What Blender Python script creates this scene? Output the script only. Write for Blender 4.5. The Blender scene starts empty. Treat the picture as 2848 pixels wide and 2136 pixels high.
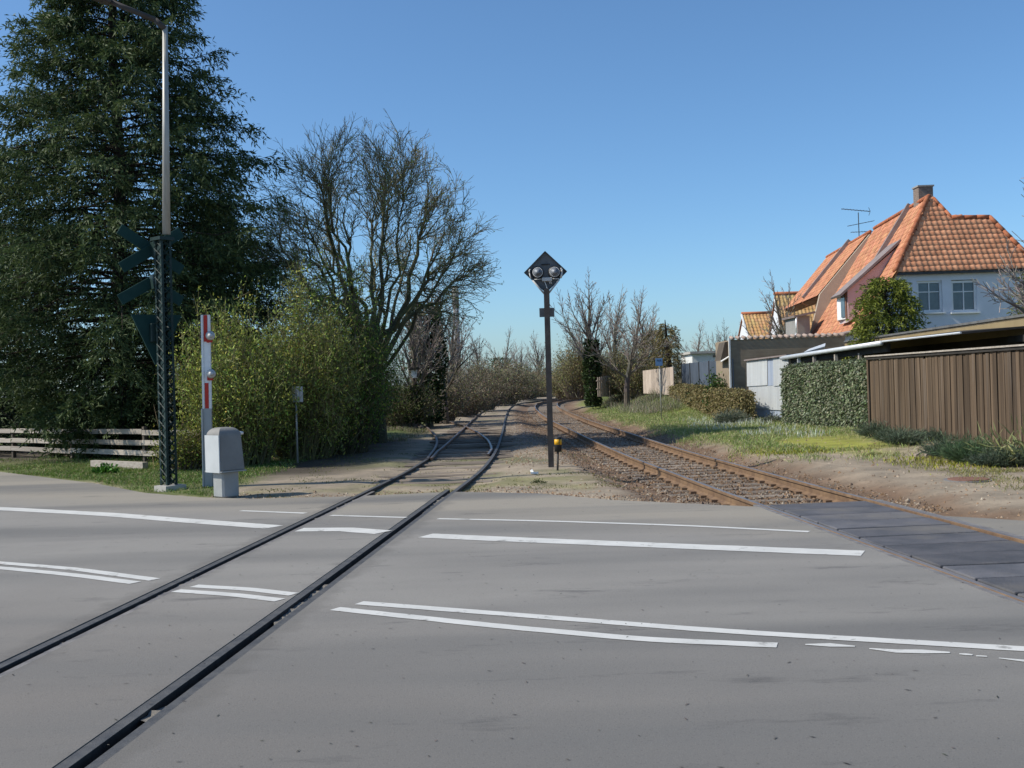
import bpy, bmesh, math, random
import numpy as np
from mathutils import Vector, Matrix

# ------------------------------------------------------------------ camera, sky, sun, exposure
SC = bpy.context.scene
COL = SC.collection
W, H, F = 2848.0, 2136.0, 3006.0          # photograph size and focal length in its pixels
HZ, ROLL, CH = 1060.0, math.radians(1.8), 1.72
PIT = math.atan((H / 2 - HZ) / F)
_f = np.array([0, math.cos(PIT), -math.sin(PIT)])
_r0 = np.array([1.0, 0, 0]); _u0 = np.cross(_r0, _f)
_R = math.cos(ROLL) * _r0 - math.sin(ROLL) * _u0
_U = math.sin(ROLL) * _r0 + math.cos(ROLL) * _u0
cam = bpy.data.cameras.new('camera'); cam.sensor_width = 36.0; cam.lens = 36.0 * F / W
cam.clip_start = 0.1; cam.clip_end = 4000
camo = bpy.data.objects.new('camera', cam); COL.objects.link(camo); SC.camera = camo
camo.matrix_world = Matrix(((_R[0], _U[0], -_f[0], 0), (_R[1], _U[1], -_f[1], 0), (_R[2], _U[2], -_f[2], CH), (0, 0, 0, 1)))

SUN_EL, SUN_AZ = math.radians(43), math.radians(263)      # azimuth clockwise from +Y
world = bpy.data.worlds.new("World"); SC.world = world; world.use_nodes = True
nt = world.node_tree
sky = nt.nodes.new('ShaderNodeTexSky'); sky.sky_type = 'NISHITA'; sky.sun_disc = False
sky.sun_elevation = SUN_EL; sky.sun_rotation = SUN_AZ
sky.air_density = 0.85; sky.dust_density = 0.8; sky.ozone_density = 10.0; sky.altitude = 0
bg = nt.nodes['Background']; _tn = nt.nodes.new('ShaderNodeMix'); _tn.data_type = 'RGBA'; _tn.blend_type = 'MULTIPLY'; _tn.inputs[0].default_value = 1.0
_tn.inputs[7].default_value = (1.04, 1.05, 0.93, 1); nt.links.new(sky.outputs[0], _tn.inputs[6]); nt.links.new(_tn.outputs[2], bg.inputs[0]); bg.inputs[1].default_value = 0.15
sun = bpy.data.lights.new('sun', 'SUN'); sun.energy = 4.3; sun.angle = math.radians(0.5); sun.color = (1.0, 0.94, 0.83)
suno = bpy.data.objects.new('sun', sun); COL.objects.link(suno)
_ts = Vector((math.sin(SUN_AZ) * math.cos(SUN_EL), math.cos(SUN_AZ) * math.cos(SUN_EL), math.sin(SUN_EL)))
suno.rotation_euler = _ts.to_track_quat('Z', 'Y').to_euler()
suno.location = (-20, 0, 30)
SC.view_settings.view_transform = 'Standard'; SC.view_settings.look = 'None'
SC.view_settings.exposure = 0.2; SC.view_settings.gamma = 1.0; SC.view_settings.use_curve_mapping = False
SC.cycles.max_bounces = 6; SC.cycles.transparent_max_bounces = 8

# ------------------------------------------------------------------ helpers
rng = np.random.default_rng(11)
random.seed(5)
def ray(x, y): return _f + _R * (x - W / 2) / F - _U * (y - H / 2) / F
def gp(x, y, z=0.0):                     # where a photograph pixel meets the level z
    d = ray(x, y); t = (z - CH) / d[2]; return np.array([d[0] * t, d[1] * t, z])
def at(x, y, Y):                         # point on a pixel's ray at the distance Y
    d = ray(x, y) * (Y / ray(x, y)[1]); return np.array([d[0], d[1], d[2] + CH])
def nrm(v):
    v = np.asarray(v, float); return v / np.linalg.norm(v)

class Soup:
    def __init__(s): s.v = []; s.f = []; s.c = []; s.n = 0
    def add(s, v, f, c=(1, 1, 1)):
        v = np.asarray(v, float).reshape(-1, 3)
        fl = f if isinstance(f, list) and f and isinstance(f[0], np.ndarray) else [np.asarray(f, int)]
        for a in fl: s.f.append(a + s.n)
        c = np.asarray(c, float)
        if c.ndim == 1: c = np.broadcast_to(c, (len(v), 3))
        s.v.append(v); s.c.append(c); s.n += len(v); return s
    def box(s, cen, size, ax=None, c=(1, 1, 1)):
        h = np.array(size, float) / 2
        k = np.array([[-1, -1, -1], [1, -1, -1], [1, 1, -1], [-1, 1, -1], [-1, -1, 1], [1, -1, 1], [1, 1, 1], [-1, 1, 1]]) * h
        if ax is not None: k = k @ np.array(ax, float)
        return s.add(k + np.array(cen, float), [[3, 2, 1, 0], [4, 5, 6, 7], [0, 1, 5, 4], [1, 2, 6, 5], [2, 3, 7, 6], [3, 0, 4, 7]], c)
    def tubes(s, P0, P1, R0, R1, k=5, c=(1, 1, 1), cap=False):
        P0 = np.atleast_2d(P0).astype(float); P1 = np.atleast_2d(P1).astype(float); n = len(P0)
        R0 = np.broadcast_to(np.asarray(R0, float), (n,)); R1 = np.broadcast_to(np.asarray(R1, float), (n,))
        D = P1 - P0; D /= np.maximum(np.linalg.norm(D, axis=1, keepdims=True), 1e-9)
        A = np.where(np.abs(D[:, 2:3]) > .9, np.array([[1.0, 0, 0]]), np.array([[0, 0, 1.0]]))
        X = np.cross(D, A); X /= np.linalg.norm(X, axis=1, keepdims=True); Y = np.cross(D, X)
        t = np.arange(k) * 2 * np.pi / k
        ring = np.cos(t)[None, :, None] * X[:, None, :] + np.sin(t)[None, :, None] * Y[:, None, :]
        V = np.concatenate([P0[:, None] + ring * R0[:, None, None], P1[:, None] + ring * R1[:, None, None]], 1)
        i = np.arange(k); j = (i + 1) % k
        q = np.stack([i, i + k, j + k, j], 1)
        Fa = (q[None] + (np.arange(n) * 2 * k)[:, None, None]).reshape(-1, 4)
        c = np.asarray(c, float)
        if c.ndim == 2: c = np.repeat(c, 2 * k, 0)
        fs = [Fa]
        if cap:
            fs.append((np.arange(k)[None] + (np.arange(n) * 2 * k)[:, None])); fs.append((np.arange(k)[::-1][None] + k + (np.arange(n) * 2 * k)[:, None]))
        return s.add(V.reshape(-1, 3), fs, c)
    def path(s, pts, r, k=6, c=(1, 1, 1)):
        pts = np.asarray(pts, float); r = np.broadcast_to(np.asarray(r, float), (len(pts),))
        return s.tubes(pts[:-1], pts[1:], r[:-1], r[1:], k, c, True)
    def blades(s, P, D, L, Wd, c, up=None, bend=0.0):    # leaf-like lozenges
        P = np.atleast_2d(P); n = len(P); D = np.asarray(D, float); D = D / np.maximum(np.linalg.norm(D, axis=1, keepdims=True), 1e-9)
        rv = rng.normal(size=(n, 3)) if up is None else up
        S = np.cross(D, rv); S /= np.maximum(np.linalg.norm(S, axis=1, keepdims=True), 1e-9)
        L = np.broadcast_to(np.asarray(L, float), (n,))[:, None]; Wd = np.broadcast_to(np.asarray(Wd, float), (n,))[:, None]
        m = P + D * L * .45
        tip = P + D * L; tip[:, 2] -= bend * L[:, 0]
        V = np.stack([P, m + S * Wd / 2, tip, m - S * Wd / 2], 1).reshape(-1, 3)
        Fa = np.arange(n * 4).reshape(-1, 4)
        c = np.asarray(c, float)
        if c.ndim == 2: c = np.repeat(c, 4, 0)
        return s.add(V, Fa, c)
    def prism(s, poly, a, b, c=(1, 1, 1)):               # polygon (3D points) swept from +a to +b
        p = np.asarray(poly, float); n = len(p); a = np.asarray(a, float); b = np.asarray(b, float)
        V = np.concatenate([p + a, p + b]); i = np.arange(n); j = (i + 1) % n
        return s.add(V, [np.stack([i, j, j + n, i + n], 1), i[::-1][None], (i + n)[None]], c)
    def sweep(s, prof, pts, c=(1, 1, 1), z=0.0):         # profile (x right, z up) along ground points
        pts = np.asarray(pts, float); n = len(pts); k = len(prof)
        T = np.gradient(pts[:, :2], axis=0); T /= np.linalg.norm(T, axis=1, keepdims=True)
        Rt = np.stack([T[:, 1], -T[:, 0]], 1)
        pr = np.asarray(prof, float)
        V = np.zeros((n, k, 3)); V[:, :, :2] = pts[:, None, :2] + Rt[:, None, :] * pr[None, :, 0:1]
        zz = pts[:, 2] if pts.shape[1] > 2 else np.zeros(n)
        V[:, :, 2] = zz[:, None] + pr[None, :, 1] + z
        i = np.arange(k); j = (i + 1) % k
        Fa = np.concatenate([np.stack([i + a * k, i + (a + 1) * k, j + (a + 1) * k, j + a * k], 1) for a in range(n - 1)])
        return s.add(V.reshape(-1, 3), [Fa, i[None], (i[::-1] + (n - 1) * k)[None]], c)
    def mesh(s, name, smooth=False, org=(0, 0, 0)):
        me = bpy.data.meshes.new(name)
        V = np.concatenate(s.v) - np.asarray(org, float); Cc = np.concatenate(s.c)
        sizes = np.concatenate([np.full(len(a), a.shape[1]) for a in s.f]); idx = np.concatenate([a.ravel() for a in s.f])
        me.vertices.add(len(V)); me.vertices.foreach_set('co', V.astype(np.float32).ravel())
        me.loops.add(len(idx)); me.loops.foreach_set('vertex_index', idx.astype(np.int32))
        me.polygons.add(len(sizes)); st = np.concatenate([[0], np.cumsum(sizes)[:-1]])
        me.polygons.foreach_set('loop_start', st.astype(np.int32)); me.polygons.foreach_set('loop_total', sizes.astype(np.int32))
        me.polygons.foreach_set('use_smooth', np.full(len(sizes), bool(smooth)))
        at_ = me.attributes.new('Col', 'FLOAT_COLOR', 'POINT')
        at_.data.foreach_set('color', np.concatenate([Cc, np.ones((len(Cc), 1))], 1).astype(np.float32).ravel())
        me.update(calc_edges=True); return me

def org_of(o):
    p = np.zeros(3)
    while o is not None: p = p + np.array(o.location); o = o.parent
    return p
def link(name, me, parent=None, loc=None):
    o = bpy.data.objects.new(name, me); COL.objects.link(o)
    if parent is not None: o.parent = parent
    if loc is not None: o.location = Vector(loc)
    return o
def part(name, soup, m, parent=None, smooth=False, **kw):
    me = soup if isinstance(soup, bpy.types.Mesh) else soup.mesh(name, smooth, org_of(parent))
    if not me.materials: me.materials.append(m)
    o = link(name, me, parent)
    for k, v in kw.items(): o[k] = v
    return o
def thing(name, label, cat, loc, group=None):
    o = bpy.data.objects.new(name, None); COL.objects.link(o); o.location = Vector(loc); o.empty_display_size = .2
    o['label'] = label; o['category'] = cat
    if group: o['group'] = group
    return o
def tag(o, label, cat, group=None):
    o['label'] = label; o['category'] = cat
    if group: o['group'] = group
    return o
def bev(me, w, seg=2):
    bm = bmesh.new(); bm.from_mesh(me); bmesh.ops.remove_doubles(bm, verts=bm.verts, dist=1e-5)
    bmesh.ops.bevel(bm, geom=list(bm.edges), offset=w, segments=seg, profile=.5, affect='EDGES', clamp_overlap=True)
    bm.to_mesh(me); bm.free(); return me

# ------------------------------------------------------------------ materials
def mat(name, c1, c2=None, scale=3.0, rough=.8, bump=0.0, bscale=20.0, metal=0.0, col=False, rnd=0.0, detail=6.0,
        stretch=None, trans=0.0, contrast=(.35, .65), c3=None, s3=.5, t3=(.55, .7), spec=.3):
    m = bpy.data.materials.new(name); m.use_nodes = True; n = m.node_tree; N = n.nodes; Lk = n.links
    b = N['Principled BSDF']; b.inputs['Roughness'].default_value = rough; b.inputs['Metallic'].default_value = metal
    b.inputs['Specular IOR Level'].default_value = spec
    tc = N.new('ShaderNodeTexCoord'); vec = tc.outputs['Object']
    if stretch:
        mp = N.new('ShaderNodeMapping'); mp.inputs['Scale'].default_value = stretch; Lk.new(vec, mp.inputs['Vector']); vec = mp.outputs['Vector']
    if rnd:
        oi = N.new('ShaderNodeObjectInfo'); va = N.new('ShaderNodeVectorMath'); va.operation = 'ADD'
        cb = N.new('ShaderNodeCombineXYZ'); mu = N.new('ShaderNodeMath'); mu.operation = 'MULTIPLY'; mu.inputs[1].default_value = 37.0
        Lk.new(oi.outputs['Random'], mu.inputs[0]); Lk.new(mu.outputs[0], cb.inputs[0]); Lk.new(mu.outputs[0], cb.inputs[1])
        Lk.new(vec, va.inputs[0]); Lk.new(cb.outputs[0], va.inputs[1]); vec = va.outputs[0]
    def noise(sc, det=detail, rg=.6):
        t = N.new('ShaderNodeTexNoise'); t.inputs['Scale'].default_value = sc; t.inputs['Detail'].default_value = det
        t.inputs['Roughness'].default_value = rg; Lk.new(vec, t.inputs['Vector']); return t.outputs['Fac']
    def ramp(fac, lo, hi):
        r = N.new('ShaderNodeMapRange'); r.inputs['From Min'].default_value = lo; r.inputs['From Max'].default_value = hi; Lk.new(fac, r.inputs['Value']); return r.outputs[0]
    def mix(a, bb, fac, mode='MIX'):
        x = N.new('ShaderNodeMix'); x.data_type = 'RGBA'; x.blend_type = mode
        for sock, val in ((x.inputs[6], a), (x.inputs[7], bb)):
            if isinstance(val, tuple): sock.default_value = (*val, 1)
            else: Lk.new(val, sock)
        if isinstance(fac, (int, float)): x.inputs[0].default_value = fac
        else: Lk.new(fac, x.inputs[0])
        return x.outputs[2]
    c = tuple(c1)
    if c2: c = mix(tuple(c1), tuple(c2), ramp(noise(scale), *contrast))
    if c3: c = mix(c, tuple(c3), ramp(noise(s3, 8), *t3))
    if col:
        a = N.new('ShaderNodeAttribute'); a.attribute_name = 'Col'; c = mix(c, a.outputs['Color'], 1.0, 'MULTIPLY')
    if rnd:
        r = N.new('ShaderNodeMapRange'); r.inputs['To Min'].default_value = 1 - rnd; r.inputs['To Max'].default_value = 1 + rnd
        Lk.new(oi.outputs['Random'], r.inputs['Value']); g = N.new('ShaderNodeCombineColor')
        for k in range(3): Lk.new(r.outputs[0], g.inputs[k])
        c = mix(c, g.outputs[0], 1.0, 'MULTIPLY')
    if isinstance(c, tuple): b.inputs['Base Color'].default_value = (*c, 1)
    else: Lk.new(c, b.inputs['Base Color'])
    if bump:
        bp = N.new('ShaderNodeBump'); bp.inputs['Strength'].default_value = bump; bp.inputs['Distance'].default_value = .02
        Lk.new(noise(bscale, 5, .7), bp.inputs['Height']); Lk.new(bp.outputs[0], b.inputs['Normal'])
    if trans:
        tr = N.new('ShaderNodeBsdfTranslucent'); ms = N.new('ShaderNodeMixShader'); ms.inputs[0].default_value = trans
        if isinstance(c, tuple): tr.inputs[0].default_value = (*c, 1)
        else: Lk.new(c, tr.inputs[0])
        Lk.new(b.outputs[0], ms.inputs[1]); Lk.new(tr.outputs[0], ms.inputs[2]); Lk.new(ms.outputs[0], N['Material Output'].inputs['Surface'])
    return m

M = {}
M['leaf'] = mat('leaf', (1, 1, 1), col=True, rough=.6, trans=.25, spec=.25)
M['bark'] = mat('bark', (1, 1, 1), (.6, .6, .6), scale=6, col=True, rough=.9, bump=.4, bscale=25)
M['rail'] = mat('rail_steel', (.10, .075, .06), (.17, .10, .06), scale=6, rough=.55, bump=.2, bscale=30, metal=.2, spec=.4)
M['railrust'] = mat('rusty_rail', (.13, .08, .05), (.22, .14, .08), scale=5, rough=.8, bump=.3, bscale=40)
M['railhead'] = mat('rail_head', (.24, .21, .19), (.35, .31, .28), scale=4, rough=.42, metal=.6, stretch=(1, .2, 1))
M['raildark'] = mat('dark_rail', (.062, .064, .068), (.105, .103, .10), scale=8, rough=.6, bump=.3, bscale=50)
M['railblack'] = mat('grimy_rail', (.022, .021, .021), (.05, .045, .04), scale=8, rough=.7, bump=.3, bscale=50)
M['grit'] = mat('groove_grit', (.16, .145, .125), (.24, .22, .19), scale=30, rough=1, bump=.6, bscale=60)
M['strip'] = mat('edge_strip', (.15, .14, .135), (.24, .225, .21), scale=7, rough=.6, bump=.25, bscale=40, metal=.1)
M['sleeper'] = mat('sleeper_wood', (.15, .12, .095), (.27, .225, .18), scale=2, rough=.95, bump=.6, bscale=14, stretch=(1, 8, 8), rnd=.25)
M['stone'] = mat('ballast_stone', (1, 1, 1), (.65, .62, .6), scale=15, col=True, rough=.95)
M['panel'] = mat('rubber_panel', (.075, .077, .085), (.125, .122, .13), scale=2.2, rough=.75, bump=.5, bscale=30, rnd=.2, c3=(.17, .155, .135), s3=.9, t3=(.5, .75))
M['paint'] = mat('road_paint', (.62, .61, .575), (.50, .495, .465), scale=3, rough=.7, bump=.2, bscale=60, c3=(.20, .19, .17), s3=4, t3=(.60, .70), contrast=(.3, .7))
M['wood_grey'] = mat('weathered_wood', (.31, .27, .225), (.46, .41, .355), scale=2, rough=.9, bump=.4, bscale=12, stretch=(1.2, 6, 14), rnd=.22)
M['wood_dark'] = mat('dark_post', (.075, .06, .045), (.12, .10, .08), scale=3, rough=.9, bump=.4, bscale=18, stretch=(4, 4, 1))
M['board'] = mat('brown_board', (.062, .042, .027), (.138, .096, .062), scale=1.6, rough=.85, bump=.35, bscale=14, stretch=(7, 7, .45), rnd=.3, c3=(.16, .135, .115), s3=1.3, t3=(.55, .8))
M['green_metal'] = mat('green_metal', (.007, .022, .019), (.011, .030, .026), scale=4, rough=.5, bump=.1, bscale=30)
M['galv'] = mat('galvanised', (.34, .33, .29), (.44, .43, .39), scale=5, rough=.55, metal=.25, stretch=(3, 3, .5))
M['white'] = mat('white_paint', (.78, .78, .76), (.70, .70, .68), scale=4, rough=.5)
M['red'] = mat('red_paint', (.50, .035, .02), (.42, .03, .018), scale=5, rough=.5)
M['cab'] = mat('cabinet_grey', (.29, .30, .29), (.34, .35, .345), scale=3, rough=.5, bump=.05, bscale=20)
M['cabtop'] = mat('cabinet_cover', (.20, .19, .175), (.25, .24, .22), scale=3, rough=.6)  # grey taken darker to carry the shade on the right face
M['cabpanel'] = mat('cabinet_panel', (.44, .46, .46), (.50, .52, .52), scale=3, rough=.45)
M['lampgrey'] = mat('lamp_housing', (.52, .52, .50), (.44, .44, .43), scale=6, rough=.5)
M['darkgrey'] = mat('dark_grey_metal', (.045, .047, .05), (.07, .07, .072), scale=5, rough=.6)
M['signback'] = mat('sign_back_green', (.013, .042, .038), (.019, .054, .049), scale=4, rough=.8, spec=.15)
M['sigback'] = mat('signal_back', (.095, .10, .105), (.14, .145, .15), scale=5, rough=.55)
M['coping'] = mat('coping_tile', (.32, .24, .20), (.40, .32, .27), scale=5, rough=.9, rnd=.15)
M['darkpole'] = mat('dark_pole', (.045, .039, .036), (.075, .066, .06), scale=6, rough=.7, bump=.2, bscale=30)
M['steel'] = mat('pale_steel', (.15, .165, .19), (.24, .26, .285), scale=8, rough=.5, metal=.2)
M['yellow'] = mat('yellow_reflector', (.80, .42, .02), (.70, .36, .02), scale=6, rough=.4)
M['black'] = mat('black_plastic', (.022, .022, .024), rough=.5)
M['beige'] = mat('beige_fascia', (.25, .19, .10), (.30, .23, .125), scale=1.5, rough=.8, bump=.1)
M['darkwood'] = mat('black_stained_wood', (.03, .027, .024), (.05, .045, .04), scale=3, rough=.8, bump=.3, bscale=20)
M['roofing'] = mat('roofing_felt', (.10, .10, .10), (.15, .15, .145), scale=3, rough=.9, bump=.3, bscale=40)
M['zinc'] = mat('pale_gutter', (.70, .72, .73), (.60, .62, .63), scale=4, rough=.4, metal=.2)
M['corr'] = mat('corrugated_plastic', (.50, .52, .53), (.60, .62, .62), scale=1.3, rough=.5, stretch=(4, 4, .5), rnd=.08, c3=(.42, .40, .37), s3=1.2, t3=(.58, .8), trans=.15)
M['corr_blue'] = mat('corrugated_bluish', (.36, .42, .52), (.44, .49, .58), scale=1.3, rough=.5, stretch=(4, 4, .5), rnd=.05, trans=.15)
M['screen'] = mat('blue_grey_screen', (.07, .088, .115), (.09, .11, .14), scale=1.2, rough=.95, rnd=.12, spec=.05)
M['brickwall'] = mat('brown_brick', (.27, .20, .14), (.33, .26, .185), scale=1.2, rough=.95, col=True, spec=.1)
M['mortar'] = mat('mortar', (.24, .19, .135), (.29, .235, .17), scale=6, rough=.95)
M['tile'] = mat('clay_tile', (.56, .23, .118), (.66, .335, .185), scale=5, rough=.85, bump=.25, bscale=30, rnd=.16, c3=(.30, .15, .10), s3=2.0, t3=(.58, .8))  # lighter than the west slope tiles, standing in for stronger sun
M['tilestuff'] = mat('clay_tiles', (.40, .16, .085), (.50, .24, .13), scale=3, rough=.85, bump=.2, bscale=30, col=True)
M['ridge'] = mat('ridge_tile', (.34, .11, .05), (.42, .16, .08), scale=6, rough=.85, rnd=.15)
M['tile_old'] = mat('yellow_clay_tiles', (.46, .25, .10), (.52, .31, .14), scale=2, rough=.9, col=True, c3=(.42, .33, .15), s3=.5, t3=(.45, .8))
M['render_white'] = mat('white_render', (.64, .65, .68), (.70, .71, .74), scale=1.2, rough=.9, bump=.1, bscale=30)
M['render_pink'] = mat('pink_render', (.52, .40, .40), (.58, .45, .44), scale=1.5, rough=.9)
M['render_beige'] = mat('beige_render', (.38, .31, .24), (.43, .36, .28), scale=1.5, rough=.9)
M['render_grey'] = mat('grey_render', (.26, .25, .24), (.31, .30, .28), scale=2, rough=.9)
M['flash'] = mat('lead_flashing', (.20, .165, .155), (.27, .22, .205), scale=3, rough=.7)
M['chimbrick'] = mat('chimney_brick', (.17, .13, .11), (.25, .20, .17), scale=6, rough=.95, bump=.5, bscale=22, stretch=(1, 1, 3))
M['glass'] = mat('window_glass', (.045, .07, .095), (.085, .115, .14), scale=3, rough=.06, spec=.8)  # blue grey base colour holds some of the mirrored sky
M['room_dark'] = mat('room_dark', (.05, .04, .03), (.08, .065, .05), scale=8, rough=1)
M['concrete'] = mat('concrete', (.38, .36, .33), (.46, .44, .40), scale=5, rough=.9, bump=.3, bscale=30)
M['rust_iron'] = mat('rusty_iron', (.17, .085, .06), (.24, .13, .09), scale=8, rough=.85, bump=.4, bscale=40)
M['cable'] = mat('pale_conduit', (.62, .61, .58), rough=.5)
M['bluesign'] = mat('blue_sign', (.12, .23, .42), (.15, .27, .46), scale=6, rough=.45)
M['debris'] = mat('debris', (1, 1, 1), col=True, rough=.9)

# ------------------------------------------------------------------ ground: track lines, terrain, road
def curve(pts, step):
    pts = np.array(pts, float); d = np.concatenate([[0], np.cumsum(np.linalg.norm(np.diff(pts, axis=0), axis=1))])
    n = int(d[-1] / step) + 1; t = np.linspace(0, d[-1], n)
    # smooth Catmull-like resampling
    q = np.stack([np.interp(t, d, pts[:, k]) for k in range(pts.shape[1])], 1)
    ker = np.hanning(int(6 / step) | 1); ker /= ker.sum(); m = len(ker) // 2
    ex = np.concatenate([q[0] + (q[0] - q[1]) * np.arange(m, 0, -1)[:, None], q, q[-1] + (q[-1] - q[-2]) * np.arange(1, m + 1)[:, None]])
    return np.stack([np.convolve(ex[:, k], ker, 'valid') for k in range(q.shape[1])], 1)
LT = curve([(-3.42, -3), (-2.75, 5), (-1.72, 17.3), (-1.42, 20.8), (-1.26, 24.5), (-1.17, 29), (-1.14, 35), (-1.12, 45), (-1.10, 56), (-1.0, 66), (-.75, 77), (.1, 87), (1.9, 93.5), (4.5, 98.5), (9, 104), (16, 110)], .5)
MT = curve([(5.26, -3), (4.66, 5), (4.04, 13.2), (3.72, 16.9), (3.2, 24.2), (2.95, 30), (2.75, 35.5), (2.4, 44.8), (2.2, 55), (2.14, 65), (2.24, 73), (2.65, 81.7), (3.6, 89.5), (5.3, 96), (9.5, 102), (16, 107)], .5)
DV = curve([(-1.27, 24.2), (-1.32, 28), (-1.5, 32), (-1.95, 37), (-2.8, 44), (-3.9, 49.5), (-5.4, 54), (-8, 59), (-12, 64)], .5)
def offs(c, o):
    T = np.gradient(c, axis=0); T /= np.linalg.norm(T, axis=1, keepdims=True)
    return c + np.stack([T[:, 1], -T[:, 0]], 1) * o
def dist_to(c, x, y):                      # signed distance (right +) of grid points to a track line
    out = np.full(x.shape, 1e9); sg = np.zeros(x.shape)
    T = np.gradient(c, axis=0); T /= np.linalg.norm(T, axis=1, keepdims=True)
    for p, t in zip(c, T):
        dx = x - p[0]; dy = y - p[1]; d2 = dx * dx + dy * dy; m = d2 < out
        out = np.where(m, d2, out); sg = np.where(m, dx * t[1] - dy * t[0], sg)
    return np.sqrt(out) * np.sign(sg + 1e-12)
BACK = [(-60, 60), (-11.88, 24.95), (-8.04, 20.79), (-6.4, 18.6), (-5.13, 17.5), (-4.18, 17.0), (-2.45, 16.9), (-.99, 17.1), (.36, 16.45), (1.35, 15.27), (3.0, 14.03), (5.25, 12.3), (5.61, 11.95), (12, 8.2), (40, -8)]
BX = np.array(BACK)[:, 0]; BY = np.array(BACK)[:, 1]
def yb(x): return np.interp(x, BX, BY)
def vnoise(x, y, s, seed):
    r = np.random.default_rng(seed); g = r.random((64, 64)); u = x / s; v = y / s
    i = np.floor(u).astype(int); j = np.floor(v).astype(int); a = u - i; b = v - j; a = a * a * (3 - 2 * a); b = b * b * (3 - 2 * b)
    G = lambda p, q: g[p % 64, q % 64]
    return (G(i, j) * (1 - a) + G(i + 1, j) * a) * (1 - b) + (G(i, j + 1) * (1 - a) + G(i + 1, j + 1) * a) * b
def sst(a, b, x):
    t = np.clip((x - a) / (b - a), 0, 1); return t * t * (3 - 2 * t)
def height(x, y):
    x = np.asarray(x, float); y = np.asarray(y, float)
    dm = dist_to(MT, x, y); dl = dist_to(LT, x, y)
    z = -.02 + .05 * (vnoise(x, y, 2.1, 1) - .5) + .03 * (vnoise(x, y, .7, 2) - .5)
    z = z - .05 * sst(1.5, .9, np.abs(dl)) * sst(16, 19, y)
    z = z * sst(1.1, 2.0, np.abs(dm)) + (-.195 + .02 * (vnoise(x, y, .5, 4) - .5)) * (1 - sst(1.35, 2.3, np.abs(dm)))
    bank = sst(40, 54, y) * sst(2.2, 6.5, dm) * sst(-1, 1, dm) * 1.0
    z = z + bank + .12 * sst(17, 24, y) * sst(4.0, 6.5, dm) * (dm > 0)
    z = z - .06 * sst(2.2, .8, np.abs(dist_to(DV, x, y))) * sst(24, 27, y)
    road = sst(.0, -.35, y - yb(x))
    return z * (1 - road) + (-.25) * road
def axis(lo, hi, dlo, dhi, st):
    a = [dlo]; d = st
    while a[0] > lo: d *= 1.25; a.insert(0, a[0] - d)
    b = list(np.arange(dlo + st, dhi, st)); d = st
    while b[-1] < hi: d *= 1.25; b.append(b[-1] + d)
    return np.array(a + b)
gx = axis(-900, 900, -14, 13, .22); gy = axis(-60, 1500, 10, 56, .22)
GX, GY = np.meshgrid(gx, gy); GZ = height(GX.ravel(), GY.ravel()).reshape(GX.shape)
C_dirt = np.array([.33, .275, .205]); C_grass = np.array([.11, .14, .035]); C_ball = np.array([.18, .12, .078]); C_moss = np.array([.30, .31, .06]); C_soil = np.array([.07, .058, .042]); C_gravel = np.array([.22, .18, .15])
def ground_col(x, y):
    dm = dist_to(MT, x, y); dl = dist_to(LT, x, y)
    n1 = vnoise(x, y, 1.7, 21); n2 = vnoise(x, y, .55, 22); n3 = vnoise(x, y, 4.0, 23)
    c = np.broadcast_to(C_dirt, x.shape + (3,)).copy()
    def blend(col, k):
        k = np.clip(k, 0, 1)[..., None]; c[:] = c * (1 - k) + col * k
    blend(C_grass * .8, sst(.5, .75, .5 * n1 + .5 * n2) * .6 * sst(17, 20, y) * (np.abs(dl) < 2.5))       # weeds round the siding
    blend(np.array([.20, .19, .09]), sst(.42, .7, n2 * .5 + n1 * .5) * .7 * (np.abs(y - 18.2) < 1.6) * (np.abs(dl) < 3))
    blend(C_gravel, sst(.7, 1.6, dl) * sst(3.2, 1.6, np.abs(dm + 1.2)) * sst(24, 32, y))
    blend(C_grass, sst(-4.6, -5.3, x + .4 * (n2 - .5)) * (y > yb(x)) * .9)                               # grass behind the pavement
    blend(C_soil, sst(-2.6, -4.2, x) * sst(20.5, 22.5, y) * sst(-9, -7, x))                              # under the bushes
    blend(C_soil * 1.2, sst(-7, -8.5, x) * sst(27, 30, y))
    blend(C_grass * .9, sst(-2.9, -4.5, x) * sst(33, 38, y))
    blend(C_grass * np.array([1.8, 1.6, 1.5]), sst(1.6, 2.6, dm + .7 * (n1 - .5)) * sst(22.5, 27.5, y + 2 * (n1 - .5)))   # right verge
    blend(np.array([.25, .225, .13]), sst(4.4, 5.4, dm) * sst(18, 22, y) * sst(31, 27, y) * .45)
    mp = gp(2290, 1235); blend(C_moss, sst(1.9, .7, np.hypot((x - mp[0]) / .95, (y - mp[1]) / 2.2) + .5 * (n2 - .5)))
    blend(C_dirt * .95, sst(6.0, 7.5, dm) * sst(40, 32, y) * .5)
    blend(C_ball, sst(2.5, 1.6, np.abs(dm + .5 * (n2 - .5))))
    blend(C_grass * .9, sst(48, 52, y) * sst(2.2, 3.2, np.abs(dm)) * (dm > 0))
    c *= (.82 + .36 * n3 * n1 + .12 * n2)[..., None]
    return c
gc = ground_col(GX.ravel(), GY.ravel())
ny, nx = GX.shape; ii = np.arange(nx * ny).reshape(ny, nx)
s = Soup(); s.add(np.stack([GX.ravel(), GY.ravel(), GZ.ravel()], 1), np.stack([ii[:-1, :-1].ravel(), ii[:-1, 1:].ravel(), ii[1:, 1:].ravel(), ii[1:, :-1].ravel()], 1), gc)
M['ground'] = mat('ground_soil', (1.15, 1.12, 1.1), (.72, .72, .72), scale=1.4, rough=1.0, bump=.9, bscale=14, col=True, c3=(.55, .53, .5), s3=7.0, t3=(.55, .8), detail=10)
ground = part('ground', s, M['ground'], None, True); ground['kind'] = 'structure'

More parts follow.
